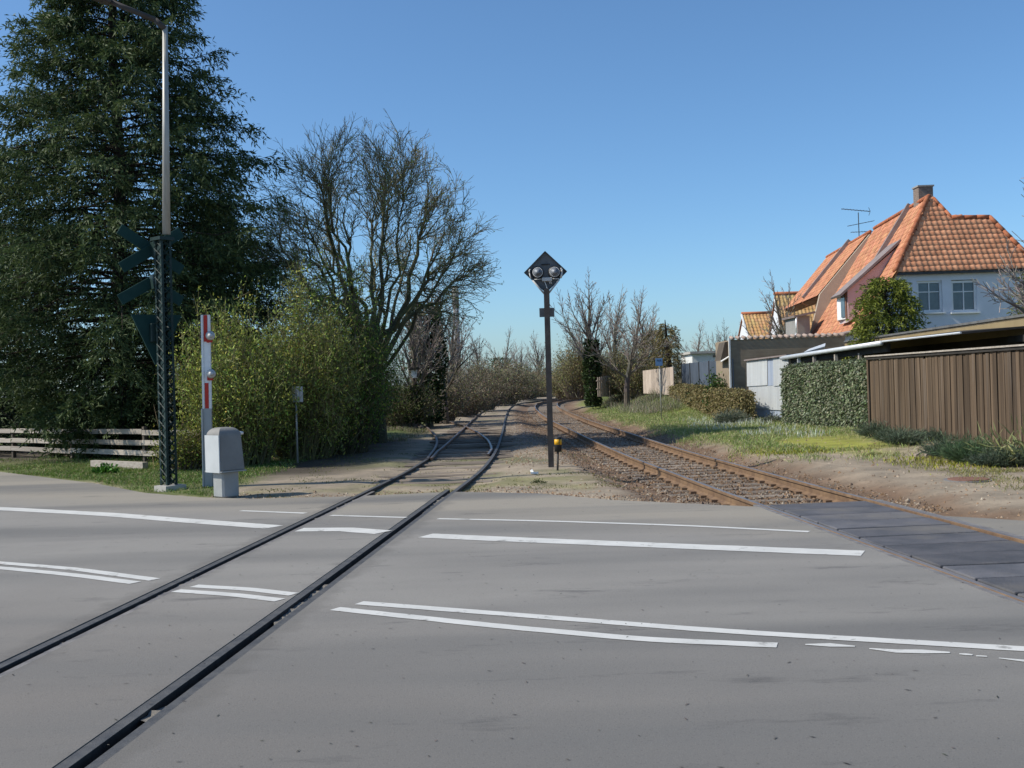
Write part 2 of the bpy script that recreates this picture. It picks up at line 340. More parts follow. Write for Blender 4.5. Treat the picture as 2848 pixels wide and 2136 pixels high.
# asphalt
TDL = nrm([.0837, 1]); TDM = nrm([-.0757, 1])       # straight directions of the two tracks inside the road
NL = np.array([TDL[1], -TDL[0]]); NM = np.array([TDM[1], -TDM[0]])
PL = np.array([-2.75, 5.0]); PM = np.array([4.66, 5.0]); G = .75
def asphalt():
    m = mat('asphalt', (.222, .209, .190), (.252, .238, .215), scale=.55, rough=.85, bump=.22, bscale=90, contrast=(.3, .7))
    n = m.node_tree; N = n.nodes; Lk = n.links; b = N['Principled BSDF']
    src = b.inputs['Base Color'].links[0].from_socket
    tc = N.new('ShaderNodeTexCoord'); sp = N.new('ShaderNodeSeparateXYZ'); Lk.new(tc.outputs['Object'], sp.inputs[0])
    def math_(op, a, bb):
        x = N.new('ShaderNodeMath'); x.operation = op
        for k, v in enumerate((a, bb)):
            if isinstance(v, (int, float)): x.inputs[k].default_value = v
            else: Lk.new(v, x.inputs[k])
        return x.outputs[0]
    def noise(sc, det=6, rg=.6, st=None):
        t = N.new('ShaderNodeTexNoise'); t.inputs['Scale'].default_value = sc; t.inputs['Detail'].default_value = det; t.inputs['Roughness'].default_value = rg
        v = tc.outputs['Object']
        if st: mp = N.new('ShaderNodeMapping'); mp.inputs['Scale'].default_value = st[0]; mp.inputs['Rotation'].default_value = (0, 0, st[1]); Lk.new(v, mp.inputs[0]); v = mp.outputs[0]
        Lk.new(v, t.inputs['Vector']); return t.outputs['Fac']
    def rmp(f, lo, hi, a=0.0, bb=1.0):
        r = N.new('ShaderNodeMapRange'); r.inputs['From Min'].default_value = lo; r.inputs['From Max'].default_value = hi; r.inputs['To Min'].default_value = a; r.inputs['To Max'].default_value = bb; Lk.new(f, r.inputs['Value']); return r.outputs[0]
    def mix(a, bb, f, mode='MIX'):
        x = N.new('ShaderNodeMix'); x.data_type = 'RGBA'; x.blend_type = mode
        for sock, v in ((x.inputs[6], a), (x.inputs[7], bb)):
            if isinstance(v, tuple): sock.default_value = (*v, 1)
            else: Lk.new(v, sock)
        if isinstance(f, (int, float)): x.inputs[0].default_value = f
        else: Lk.new(f, x.inputs[0])
        return x.outputs[2]
    sv = math_('ADD', math_('MULTIPLY', sp.outputs[0], .471), math_('MULTIPLY', sp.outputs[1], .882))
    sw = math_('ADD', sv, math_('MULTIPLY', math_('SUBTRACT', noise(1.1), .5), 1.0))
    c = mix(src, (.275, .248, .205), rmp(sw, 10.9, 12.6))                        # dusty paler strip by the tracks
    c = mix(c, (.165, .150, .134), rmp(sw, 7.2, 4.4, 0, .85))                     # nearer lane, older and browner
    tr = noise(.35, 3, .5, ((.25, 1.6, 1), math.radians(28)))
    c = mix(c, (.140, .136, .128), rmp(tr, .45, .66, 0, .85))                        # worn wheel bands
    c = mix(c, (.075, .072, .07), rmp(noise(1.3, 9, .72, ((.55, 2.0, 1), math.radians(28))), .58, .72, 0, .8))      # stains
    g = N.new('ShaderNodeTexVoronoi'); g.inputs['Scale'].default_value = 95; Lk.new(tc.outputs['Object'], g.inputs['Vector'])
    c = mix(c, (1.35, 1.33, 1.3), rmp(g.outputs['Distance'], .0, .4, .8, 0), 'MULTIPLY')
    v2 = N.new('ShaderNodeTexVoronoi'); v2.feature = 'DISTANCE_TO_EDGE'; v2.inputs['Scale'].default_value = .42
    wv = N.new('ShaderNodeVectorMath'); wv.operation = 'ADD'; nz = N.new('ShaderNodeTexNoise'); nz.inputs['Scale'].default_value = 1.6; nz.inputs['Detail'].default_value = 8
    Lk.new(tc.outputs['Object'], nz.inputs['Vector']); Lk.new(tc.outputs['Object'], wv.inputs[0]); Lk.new(nz.outputs['Color'], wv.inputs[1]); Lk.new(wv.outputs[0], v2.inputs['Vector'])
    crack = math_('MULTIPLY', rmp(v2.outputs['Distance'], .006, .0), rmp(noise(.6), .56, .68))
    c = mix(c, (.07, .067, .065), math_('MULTIPLY', crack, .45))
    for q_ in (-G, G):                                                           # grime worked into the asphalt beside the rails
        dv = math_('ADD', math_('MULTIPLY', sp.outputs[0], float(NL[0])), math_('MULTIPLY', sp.outputs[1], float(NL[1])))
        dv = math_('ABSOLUTE', math_('SUBTRACT', dv, float(PL @ NL + q_)), 0.0)
        dv = math_('ADD', dv, math_('MULTIPLY', math_('SUBTRACT', noise(3.0), .5), .5))
        c = mix(c, (.12, .112, .10), rmp(dv, .22, .08, 0, .45))
    g2 = N.new('ShaderNodeTexVoronoi'); g2.inputs['Scale'].default_value = 42; Lk.new(tc.outputs['Object'], g2.inputs['Vector'])
    c = mix(c, (.62, .62, .62), rmp(g2.outputs['Distance'], .10, .26, .55, 0), 'MULTIPLY')
    Lk.new(c, b.inputs['Base Color']); return m
M['asphalt'] = asphalt()
gaps = [(PL, NL, -G - .045, -G + .165), (PL, NL, G - .185, G + .035), (PM, NM, -G - .10, G + .10)]
bm = bmesh.new()
poly = [(-60, -20), (40, -20)] + [(x, y) for x, y in BACK[::-1]]
bm.faces.new([bm.verts.new((x, y, 0)) for x, y in poly])
for P, Nn, a, b_ in gaps:
    for o in (a, b_):
        q = P + Nn * o
        bmesh.ops.bisect_plane(bm, geom=list(bm.verts) + list(bm.edges) + list(bm.faces), plane_co=(q[0], q[1], 0), plane_no=(Nn[0], Nn[1], 0))
kill = []
for f in bm.faces:
    c = f.calc_center_median()
    for P, Nn, a, b_ in gaps:
        o = (c.x - P[0]) * Nn[0] + (c.y - P[1]) * Nn[1]
        if a < o < b_: kill.append(f)
bmesh.ops.delete(bm, geom=list(set(kill)), context='FACES')
be = [e for e in bm.edges if e.is_boundary]
r = bmesh.ops.extrude_edge_only(bm, edges=be)
for v in r['geom']:
    if isinstance(v, bmesh.types.BMVert): v.co.z -= .13
bmesh.ops.triangulate(bm, faces=list(bm.faces)); bmesh.ops.recalc_face_normals(bm, faces=list(bm.faces))
me = bpy.data.meshes.new('road'); bm.to_mesh(me); bm.free(); me.materials.append(M['asphalt'])
road = link('road', me); road['kind'] = 'structure'

def ribbon(pts, w, z=.004, jit=.06, taper=0.0):
    p = np.array([gp(*q)[:2] for q in pts]); d = np.concatenate([[0], np.cumsum(np.linalg.norm(np.diff(p, axis=0), axis=1))])
    n = max(3, int(d[-1] / .1)); t = np.linspace(0, d[-1], n); c = np.stack([np.interp(t, d, p[:, k]) for k in (0, 1)], 1)
    m = max(1, min(9, n // 6)) | 1
    ex = np.concatenate([np.repeat(c[:1], m // 2, 0), c, np.repeat(c[-1:], m // 2, 0)]); c = np.stack([np.convolve(ex[:, k], np.ones(m) / m, 'valid') for k in (0, 1)], 1)
    T = np.gradient(c, axis=0); T /= np.linalg.norm(T, axis=1, keepdims=True); Nn = np.stack([-T[:, 1], T[:, 0]], 1)
    k1 = .5 + jit * rng.normal(size=n); k2 = .5 + jit * rng.normal(size=n)
    if taper: e = np.clip(np.minimum(t, d[-1] - t) / taper, .25, 1); k1 *= e; k2 *= e
    A = c + Nn * (w * k1)[:, None]; B = c - Nn * (w * k2)[:, None]
    V = np.concatenate([np.c_[A, np.full(n, z)], np.c_[B, np.full(n, z)]]); i = np.arange(n - 1)
    return Soup().add(V, np.stack([i + n, i + n + 1, i + 1, i], 1))
EDGE = [[(-300, 1402), (0, 1415), (300, 1431), (500, 1447), (780, 1468)], [(832, 1474), (960, 1473), (1066, 1481)], [(1160, 1489), (1400, 1500), (1700, 1512), (2000, 1524), (2300, 1536), (2436, 1541)]]
THIN = [[(670, 1421), (850, 1428)], [(920, 1434), (1130, 1440)], [(1195, 1443), (1500, 1449), (1900, 1462), (2280, 1481)]]
CEN1 = [[(-300, 1545), (0, 1566), (200, 1582), (447, 1615)], [(530, 1630), (700, 1640), (826, 1655)], [(966, 1675), (1500, 1716), (2000, 1756), (2500, 1785), (2848, 1806), (3200, 1826)]]
CEN2 = [[(-300, 1556), (0, 1580), (200, 1599), (393, 1624)], [(480, 1643), (650, 1655), (788, 1671)], [(914, 1692), (1400, 1744), (1800, 1780), (2190, 1797)]]
for grp, nm, w in ((EDGE, 'edge_line', .31), (THIN, 'narrow_line', .10), (CEN1, 'centre_line', .125), (CEN2, 'centre_line', .125)):
    for q in grp: part(nm, ribbon(q, w, jit=.012), M['paint'], road)
for q in ([(2240, 1794), (2300, 1795), (2378, 1799)], [(2418, 1805), (2480, 1811), (2560, 1813), (2642, 1816)], [(2668, 1820), (2705, 1823)], [(2715, 1826), (2745, 1827)], [(2778, 1832), (2848, 1840), (2960, 1845)]):
    part('worn_line_piece', ribbon(q, .085, jit=.12, taper=.08), M['paint'], road)

# ------------------------------------------------------------------ rails
RAILP = [(-.07, -.17), (.07, -.17), (.07, -.155), (.012, -.125), (.012, -.045), (.036, -.035), (.036, -.004), (.030, 0), (-.030, 0), (-.036, -.004), (-.036, -.035), (-.012, -.045), (-.012, -.125), (-.07, -.155)]
def headstrip(pts, w=.05): return Soup().sweep([(-w / 2, .0), (w / 2, .0), (w / 2, .003), (-w / 2, .003)], pts)
def z3(c, z=0.0): return np.c_[c, np.full(len(c), z)]
def cut(c, y0, y1): return c[(c[:, 1] >= y0) & (c[:, 1] <= y1)]
siding = thing('railway_siding', 'dark narrow siding track sunk in the road and dirt, left of the diamond sign', 'railway track', (-2.75, 5, 0))
for o in (-G, G):
    c = cut(offs(LT, o), -3, 200)
    if o < 0: c = np.concatenate([cut(c, -3, 25.6)])          # the left rail turns off with the branch; the straight one starts at the blade
    rl = part('rail', Soup().sweep(RAILP, z3(c, -.008)), M['railblack'], siding)
    part('rail_head', headstrip(z3(cut(c, -3, 60), -.008), .066), M['raildark'], rl)
c = cut(offs(LT, -G), 25.0, 200); c[:6, 0] += np.linspace(.085, 0, 6)
rl = part('rail', Soup().sweep(RAILP, z3(c, .006)), M['rail'], siding); part('rail_head', headstrip(z3(cut(c, 24, 70), .006), .04), M['railhead'], rl)
for o in (-G, G):
    c = cut(offs(DV, o), 24.3 if o < 0 else 25.6, 80)
    if o < 0: c = np.concatenate([cut(offs(LT, -G), 25.0, 25.7)[:1], c[c[:, 1] > 25.8]])
    else: c[:5, 0] -= np.linspace(.085, 0, 5)
    rl = part('rail', Soup().sweep(RAILP, z3(c, .006)), M['rail'], siding); part('rail_head', headstrip(z3(cut(c, 20, 60), .006), .04), M['railhead'], rl)
# steel edge strips along the grooves inside the road
for o, w in ((-G + .135, .05), (G - .145, .07)):
    a = PL + TDL * -8 + NL * o; b_ = PL + TDL * 12.6 + NL * o
    part('groove_edge', Soup().sweep([(-w / 2, -.12), (w / 2, -.12), (w / 2, .0), (-w / 2, .0)], z3(np.linspace(a, b_, 30), -.008)), M['railblack'], siding)
    part('groove_edge_top', Soup().sweep([(-w / 2, .001), (w / 2, .001), (w / 2, .004), (-w / 2, .004)], z3(np.linspace(a, b_, 30), -.008)), M['raildark' if o > 0 else 'strip'], siding)
def fillgroove(off, y0, y1, w, z=-.022):
    n = int((y1 - y0) / .04); yy = np.linspace(y0, y1, n); t = (yy - 5) / TDL[1]
    c = PL + TDL * t[:, None] + NL * off
    e = np.minimum(yy - y0, y1 - yy) / (y1 - y0) * 2; ww = w * np.clip(.15 + e * 2.2 + 1.1 * (vnoise(yy * 3, yy * 0 + off, .5, 77) - .5), .08, 1.0)
    A = c - NL * (w / 2); B = A + NL * ww[:, None]
    if off > 0: A, B = c + NL * (w / 2) - NL * ww[:, None], c + NL * (w / 2) + 0 * A
    zz = z + .008 * rng.normal(size=n); V = np.concatenate([np.c_[A, zz], np.c_[B, zz]]); i = np.arange(n - 1)
    return Soup().add(V, np.stack([i, i + n, i + n + 1, i + 1], 1))
for off, y0, y1 in ((G - .073, 7.9, 9.6), (G - .073, 5.75, 6.1), (-G + .075, 7.3, 8.0), (-G + .075, 8.5, 10.1), (-G + .075, 14, 16.8), (G - .073, 14.5, 17), (-G + .075, 12.0, 12.5)):
    o = part('grit', fillgroove(off, y0, y1, .066, -.034), M['grit'], siding); o['kind'] = 'stuff'
# old planks showing in the dirt
sl = Soup().box((0, 0, -.045), (2.5, .24, .10)).mesh('sleeper'); bev(sl, .015, 1); sl.materials.append(M['sleeper'])
def along(c, y):
    i = int(np.argmin(np.abs(c[:, 1] - y))); T = np.gradient(c, axis=0)[i]; return c[i], math.atan2(-T[0], T[1])
for y in np.arange(19.5, 58, .68):
    if rng.random() < .25: continue
    p, a = along(LT, y); y2 = y + rng.normal() * .05
    o = link('sleeper', sl, siding); o.location = Vector((p[0] + .1 * rng.normal(), y2, -.062 + .006 * rng.normal())) - siding.location; o.rotation_euler = (0, 0, a + .03 * rng.normal())
for y in np.arange(29, 56, .7):
    p, a = along(DV, y)
    if rng.random() < .3 or y < 36: continue
    o = link('sleeper', sl, siding); o.location = Vector((p[0], p[1], -.085)) - siding.location; o.rotation_euler = (0, 0, a)

main = thing('railway_track', 'rusty main line on ballast curving away right of the diamond sign', 'railway track', (4.66, 5, 0))
for o in (-G, G):
    c = cut(offs(MT, o), -3, 200)
    rl = part('rail', Soup().sweep(RAILP, z3(c, .004)), M['railrust'], main)
    part('rail_head', headstrip(z3(cut(c, -3, 80), .004), .05), M['railhead'], rl)
d = np.concatenate([[0], np.cumsum(np.linalg.norm(np.diff(MT, axis=0), axis=1))])
sl2 = Soup().box((0, 0, -.06), (2.5, .25, .12)).mesh('sleeper'); bev(sl2, .015, 1); sl2.materials.append(M['sleeper'])
clipm = Soup()
for t in np.arange(17.3, 92, .62):
    x = np.interp(t, d, MT[:, 0]); y = np.interp(t, d, MT[:, 1]); p, a = along(MT, y)
    o = link('sleeper', sl2, main); o.location = Vector((x, y, -.172)) - main.location; o.rotation_euler = (0, 0, a + .01 * rng.normal())
    if y < 50:
        ax = np.array([[math.cos(a), math.sin(a), 0], [-math.sin(a), math.cos(a), 0], [0, 0, 1]])
        for g in (-G, G):
            for k in (-.11, .11): clipm.box(np.array([x, y, -.155]) + ax[0] * (g + k), (.09, .12, .05), ax)
o = part('rail_fastening', clipm, M['railrust'], main); o['kind'] = 'stuff'
# crossing deck
deck = thing('crossing_deck', 'dark blue grey crossing panels laid between the rusty rails in the road', 'crossing deck', (4.2, 11, 0))
pm = Soup().box((0, 0, -.06), (1.30, .562, .12)).mesh('panel'); bev(pm, .012, 2); pm.materials.append(M['panel'])
for k in range(18):
    t = 8.95 - .6 * k; c = PM + TDM * t
    o = link('panel', pm, deck); o.location = Vector((c[0], c[1], -.004 + .003 * rng.normal())) - deck.location; o.rotation_euler = (.003 * rng.normal(), .003 * rng.normal(), math.atan2(-TDM[0], TDM[1]))
for g in (-1, 1):
    a = PM + TDM * -8 + NM * g * (G + .075); b_ = PM + TDM * 9.25 + NM * g * (G + .075)
    part('edge_beam', Soup().sweep([(-.03, -.12), (.03, -.12), (.03, 0), (-.03, 0)], z3(np.linspace(a, b_, 30), .003)), M['strip'], deck)

# ------------------------------------------------------------------ stones, gravel
def stones(P, size, c):
    n = len(P); k = np.array([[1, 0, 0], [0, 1, 0], [-1, 0, 0], [0, -1, 0], [0, 0, .8], [0, 0, -.8]], float)
    V = k[None] * (1 + .35 * rng.normal(size=(n, 6, 1)).clip(-1, 1)) * size[:, None, None] * (1 + .3 * rng.normal(size=(n, 1, 3)).clip(-1, 1))
    a = rng.random(n) * 6.28; ca, sa = np.cos(a), np.sin(a)
    X = V[:, :, 0] * ca[:, None] - V[:, :, 1] * sa[:, None]; Y = V[:, :, 0] * sa[:, None] + V[:, :, 1] * ca[:, None]; V = np.stack([X, Y, V[:, :, 2]], 2) + P[:, None]
    f = np.array([[0, 1, 4], [1, 2, 4], [2, 3, 4], [3, 0, 4], [1, 0, 5], [2, 1, 5], [3, 2, 5], [0, 3, 5]])
    return V.reshape(-1, 3), (f[None] + (np.arange(n) * 6)[:, None, None]).reshape(-1, 3), np.repeat(c, 6, 0)
def tracklocal(c, t, o):
    d = np.concatenate([[0], np.cumsum(np.linalg.norm(np.diff(c, axis=0), axis=1))]); T = np.gradient(c, axis=0); T /= np.linalg.norm(T, axis=1, keepdims=True)
    x = np.interp(t, d, c[:, 0]); y = np.interp(t, d, c[:, 1]); tx = np.interp(t, d, T[:, 0]); ty = np.interp(t, d, T[:, 1])
    return x + ty * o, y - tx * o
n = 36000
t = 17.0 + 50 * rng.random(n) ** 1.7; o_ = rng.normal(size=n) * .95 + .08
x, y = tracklocal(MT, t, o_); ok = (o_ < 1.75) & (o_ > -2.1) & ((np.abs(o_) > .85) | (rng.random(n) < .42)) & (y > yb(x) + .05) & (np.abs(np.abs(o_) - G) > .09)
x, y, o_ = x[ok], y[ok], o_[ok]; sz = (.013 + .024 * rng.random(len(x)) ** 1.5)
z = np.where(np.abs(o_) < 1.3, -.190 + .02 * rng.random(len(x)), height(x, y) + .004)
pal = np.array([[.23, .155, .095], [.18, .12, .078], [.26, .20, .145], [.22, .14, .082], [.29, .245, .19], [.16, .115, .085]])
st = Soup(); st.add(*stones(np.c_[x, y, z], sz, pal[rng.integers(0, 6, len(x))] * (.8 + .5 * rng.random((len(x), 1)))))
o = part('ballast', st, M['stone'], None); o['kind'] = 'stuff'; o['label'] = 'brown and grey ballast stones around the rusty main line'; o['category'] = 'ballast'
n = 6500
x = rng.uniform(-1.0, 9.5, n); y = 12 + 34 * rng.random(n) ** 1.6; ok = (y > yb(x) + .02) & (y < 46) & (np.abs(dist_to(MT, x, y)) > 1.2)
x, y = x[ok], y[ok]
x2 = rng.uniform(-.2, 2.6, 9000); y2 = rng.uniform(22, 60, 9000); dm_ = dist_to(MT, x2, y2); k = (dm_ < -1.3); x = np.r_[x, x2[k]]; y = np.r_[y, y2[k]]
x3 = rng.uniform(-5, 6, 2500); y3 = yb(x3) + np.abs(rng.normal(size=2500)) * .5; x = np.r_[x, x3]; y = np.r_[y, y3]
st = Soup(); st.add(*stones(np.c_[x, y, height(x, y)], .007 + .02 * rng.random(len(x)) ** 2, (pal[rng.integers(0, 6, len(x))] * 1.5) * (.7 + .6 * rng.random((len(x), 1)))))
o = part('gravel', st, M['stone'], None); o['kind'] = 'stuff'; o['label'] = 'small loose gravel scattered on the dirt beside the tracks'; o['category'] = 'gravel'

# ------------------------------------------------------------------ crossing mast with the street lamp
def frame(nx, ny):                       # horizontal axis pair for a sign whose face looks along (nx, ny)
    n = nrm([nx, ny, 0]); h = np.array([n[1], -n[0], 0.0]); return h, n
mb = gp(470, 1358); mast = thing('crossing_mast', 'dark green lattice mast with crossbucks and triangle, a street lamp pole on top', 'crossing sign', mb)
UPV = np.array([0, 0, 1.0])
mtop = 4.42; _mt = at(451, 648, mb[1]); UPM = (_mt - mb) / (_mt[2] - mb[2]); ax45 = (nrm([1, 1.25, 0]), nrm([-1.25, 1, 0]), UPV); hw = .105
lat = Soup()
cor = [ax45[0] * a + ax45[1] * b for a, b in ((hw, hw), (hw, -hw), (-hw, -hw), (-hw, hw))]
for i, c in enumerate(cor):
    lg = Soup(); A = ax45[0] * np.sign(c @ ax45[0]); B = ax45[1] * np.sign(c @ ax45[1])
    lg.box(mb + c - A * .02 + UPM * mtop / 2, (.045, .008, mtop), (A, B, UPM)); lg.box(mb + c - B * .024 - A * .003 + UPM * mtop / 2, (.008, .040, mtop), (A, B, UPM))
    part('corner_post', lg, M['green_metal'], mast)
for i in range(4):
    a, b = cor[i], cor[(i + 1) % 4]; lat = Soup(); nz = 26; dz = mtop / nz
    for k in range(nz):
        for (p, q) in ((a, b), (b, a)): lat.tubes(mb + p * .97 + UPM * (.05 + k * dz), mb + q * .97 + UPM * (.05 + (k + 1) * dz - .02), .012, .012, 4)
    part('lattice', lat, M['green_metal'], mast)
part('cap', Soup().box(mb + UPM * (mtop + .03), (.30, .30, .06), ax45), M['green_metal'], mast)
part('cover_plate', Soup().box(mb + UPM * (mtop / 2 + .1) - ax45[0] * (hw - .03), (.01, .15, mtop - .25), ax45), M['green_metal'], mast)
part('foot', Soup().box(mb + np.array([0.03, -.02, .01]), (.42, .36, .10), ax45), M['concrete'], mast)
lt = at(459, 72, mb[1]); lb_ = at(463, 652, mb[1]); pole = Soup()
pole.tubes(lb_, lt, .07, .045, 14, cap=True)
part('lamp_pole', pole, M['galv'], mast, True)
a1 = at(300, 2, mb[1] - .4); a2 = at(165, -48, mb[1] - .75)
part('lamp_arm', Soup().path([lt - UPV * .05, lt * .82 + a1 * .18 + UPV * .03, a1], [.055, .05, .045], 10), M['darkpole'], mast, True)
arm = Soup(); d_ = nrm(a2 - a1); sd = nrm(np.cross(d_, UPV)); arm.box((a1 + a2) / 2 + d_ * .05, (np.linalg.norm(a2 - a1) + .2, .24, .12), (d_, sd, np.cross(sd, d_)))
part('lamp_head', bev(arm.mesh('lamp_head', False, org_of(mast)), .04, 2), M['darkpole'], mast)
hs, ns = frame(-.62, .78); hs = -hs if hs[0] < 0 else hs
def board(cen, half, w, ang, name='crossbuck_arm', one=False):
    d = hs * math.cos(ang) + UPV * math.sin(ang); n_ = np.cross(d, ns)
    c = np.array(cen) + (d * half / 2 if one else 0); L = half if one else half * 2
    o = part(name, bev(Soup().box(c, (L, w, .025), (d, n_, ns)).mesh(name, False, org_of(mast)), .006, 1), M['signback'], mast)
    part('sign_face', Soup().box(c + ns * .0155, (L - .012, w - .012, .004), (d, n_, ns)), M['white'], o)
c1 = at(436, 690, mb[1]) + ns * .24
board(c1, .66, .20, math.radians(32)); board(c1 + ns * .035, .66, .20, math.radians(-32))
c2 = at(434, 782, mb[1]) + ns * .24
board(c2, .66, .20, math.radians(180 + 30), one=True); board(c2 + ns * .035, .66, .20, math.radians(-30), one=True)
for c_ in (c1, c2): part('bracket', Soup().box(c_ - ns * .1, (.06, .20, .26), (hs, ns, UPV)), M['green_metal'], mast)
tc = at(447, 873, mb[1]) + ns * .2; tw = .46; tri = np.array([tc - hs * tw, tc + hs * tw, tc + hs * .05 - UPV * .90, tc - hs * .05 - UPV * .90])
tp = part('triangle_plate', Soup().prism(tri, ns * 0, ns * .03), M['signback'], mast)
part('sign_face', Soup().prism((tri - tri.mean(0)) * .97 + tri.mean(0), ns * .031, ns * .035), M['white'], tp)
part('signal_box', bev(Soup().box(tc - UPV * .33 - ns * .06, (.30, .12, .34), (hs, ns, UPV)).mesh('signal_box', False, org_of(mast)), .02, 2), M['green_metal'], mast)

# ------------------------------------------------------------------ barrier
bb = gp(630, 1380); bar = thing('barrier_machine', 'grey level crossing barrier cabinet on a pedestal with short raised red and white boom', 'barrier', bb)
fr = nrm([.72, -.69, 0]); fl = nrm([-.69, -.72, 0]); AXB = (fr, fl, UPV)
part('pedestal', bev(Soup().box(bb + UPV * .2, (.31, .31, .44), AXB).mesh('pedestal', False, org_of(bar)), .03, 1), M['cab'], bar)
part('base_flange', Soup().box(bb + UPV * .415, (.50, .46, .02), AXB), M['cab'], bar)
cb = Soup(); hB, hT = .235, .185; z0, z1 = .425, 1.12
k = [(-1, -1), (1, -1), (1, 1), (-1, 1)]
V = [bb + fr * a * hB + fl * b * .215 + UPV * z0 for a, b in k] + [bb + fr * (a * hT - .03) + fl * b * .2 + UPV * z1 for a, b in k]
cb.add(V, [[3, 2, 1, 0], [4, 5, 6, 7], [0, 1, 5, 4], [1, 2, 6, 5], [2, 3, 7, 6], [3, 0, 4, 7]])
me = cb.mesh('cabinet', False, org_of(bar)); bm = bmesh.new(); bm.from_mesh(me)
top = [e for e in bm.edges if all(v.co.z > .9 for v in e.verts)]; bmesh.ops.bevel(bm, geom=top, offset=.13, segments=6, profile=.5, affect='EDGES'); 
bmesh.ops.bevel(bm, geom=[e for e in bm.edges if e.calc_length() > .3], offset=.02, segments=2, profile=.5, affect='EDGES'); bm.to_mesh(me); bm.free()
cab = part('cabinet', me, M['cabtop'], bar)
pc = bb + fl * .222 + UPV * .70 - fr * .0
dr = part('door', Soup().box(pc + fl * .008, (.02, .42, .60), (fl, fr, UPV)), M['cabpanel'], cab)
for u in (-.17, .17):
    for v in (-.24, 0, .24): part('screw', Soup().tubes(pc + fr * u + UPV * v + fl * .004, pc + fr * u + UPV * v + fl * .014, .010, .010, 8, cap=True), M['darkgrey'], bar)
part('crank_stub', Soup().tubes(bb - fl * .17 + UPV * 1.02 + fr * .06, bb - fl * .30 + UPV * 1.01 + fr * .06, .032, .026, 10, cap=True), M['white'], bar, True)
b0 = gp(581, 1353) ; bt = at(572, 876, b0[1]); bd = nrm(bt - b0); bx = nrm(np.cross([0, 1, 0], bd)); by = np.cross(bd, bx); AXM = (bx, by, bd)
Lb = np.linalg.norm(bt - b0)
def seg(nm, z0, z1, w, t, m, off=0.0, par=bar): return part(nm, Soup().box(b0 + bd * (z0 + z1) / 2 + bx * off, (w, t, z1 - z0), AXM), m, par)
seg('counterweight', .0, .62, .14, .10, M['cab']); seg('boom_bracket', .62, 1.40, .145, .07, M['cab'], -.0); seg('bracket_flange', .0, 1.40, .02, .13, M['lampgrey'], -.085)
boom = seg('boom', 1.40, Lb, .13, .045, M['white']); seg('boom_edge', 1.40, Lb, .035, .075, M['white'], -.062, boom); seg('boom_edge', 1.40, Lb, .016, .075, M['white'], .066, boom)
def band(z0, z1): return part('red_band', Soup().box(b0 + bd * (z0 + z1) / 2 - by * .0 + np.array([0, -.026, 0]), (.068, .006, z1 - z0), AXM), M['red'], boom)
band(1.402, 1.86); band(Lb - .48, Lb - .004)
for zz in (Lb - .38, Lb - 1.06):
    lp = b0 + bd * zz + bx * .10 + np.array([0, -.10, 0]); dd = nrm([.45, -.85, .1])
    h = part('warning_lamp', Soup().path([lp - dd * .07, lp - dd * .035, lp + dd * .02, lp + dd * .06, lp + dd * .07], [.025, .07, .085, .05, .01], 14), M['lampgrey'], boom, True)
    part('lamp_clamp', Soup().box(lp - dd * .06 - UPV * .05, (.10, .03, .12), AXM), M['red'], boom)

# small box on a pipe by the bush
pb = gp(828, 1287); ps = thing('relay_box', 'small grey box on a thin pipe at the shaded foot of the bush', 'post box', pb)
pt = at(823, 1118, pb[1])
part('pipe', Soup().path([pb - UPV * .05, pt], .022, 8), M['galv'], ps, True)
aB = (nrm([.8, -.6, 0]), nrm([.6, .8, 0]), UPV)
part('box', bev(Soup().box(at(828, 1097, pb[1]), (.17, .18, .36), aB).mesh('box', False, org_of(ps)), .01, 1), M['lampgrey'], ps)

# ------------------------------------------------------------------ diamond signal and marker
db = gp(1533, 1297); dia = thing('diamond_signal', 'diamond shaped signal seen from behind on a dark steel pole between the tracks', 'railway signal', db)
dtop = at(1520, 806, db[1]); pv = dtop - db; AXD = (nrm([1, .06, 0]), nrm([-.06, 1, 0]), UPV)
pd = nrm(pv); pc_ = (db + dtop) / 2 - pd * .03; Lp = np.linalg.norm(pv) + .1; bx = nrm(np.cross([0, 1, 0], pd)); by = np.cross(pd, bx)
hp = Soup(); hp.box(pc_ - by * .045, (.11, .012, Lp), (bx, by, pd)); hp.box(pc_ + by * .045, (.11, .012, Lp), (bx, by, pd)); hp.box(pc_, (.012, .078, Lp), (bx, by, pd))
part('pole', hp, M['darkpole'], dia)
dc = at(1517, 757, db[1] + .10); q = .425; N_ = AXD[1]; Hh = AXD[0]
dpoly = [dc + UPV * q * .97, dc - Hh * q, dc - UPV * q * .97, dc + Hh * q]
pl = part('plate', Soup().prism(dpoly, N_ * .0, N_ * .02), M['sigback'], dia)
rim = Soup()
for i in range(4):
    a, b = dpoly[i], dpoly[(i + 1) % 4]; d_ = nrm(b - a); rim.box((a + b) / 2 - N_ * .02, (np.linalg.norm(b - a), .012, .06), (d_, np.cross(N_, d_), N_))
part('rim', rim, M['darkgrey'], pl)
for sx in (-.165, .175):
    lc = dc + Hh * sx - N_ * .02 - UPV * .01
    lm = part('lamp_back', Soup().path([lc, lc - N_ * .05, lc - N_ * .10, lc - N_ * .125, lc - N_ * .13], [.105, .10, .09, .06, .004], 20), M['steel'], dia, True)
    part('lamp_ring', Soup().path([lc + N_ * .005, lc - N_ * .02], [.128, .124], 20), M['black'], lm, True)
    part('lamp_rim', Soup().path([lc - N_ * (.098) + (Hh * math.cos(w_) + UPV * math.sin(w_)) * .094 for w_ in np.linspace(0, 6.283, 21)], .007, 5), M['cable'], lm, True)
jb = dc - UPV * .15 - N_ * .05 + Hh * .02
part('junction_box', bev(Soup().box(jb, (.20, .08, .075), AXD).mesh('junction_box', False, org_of(dia)), .008, 1), M['lampgrey'], dia)
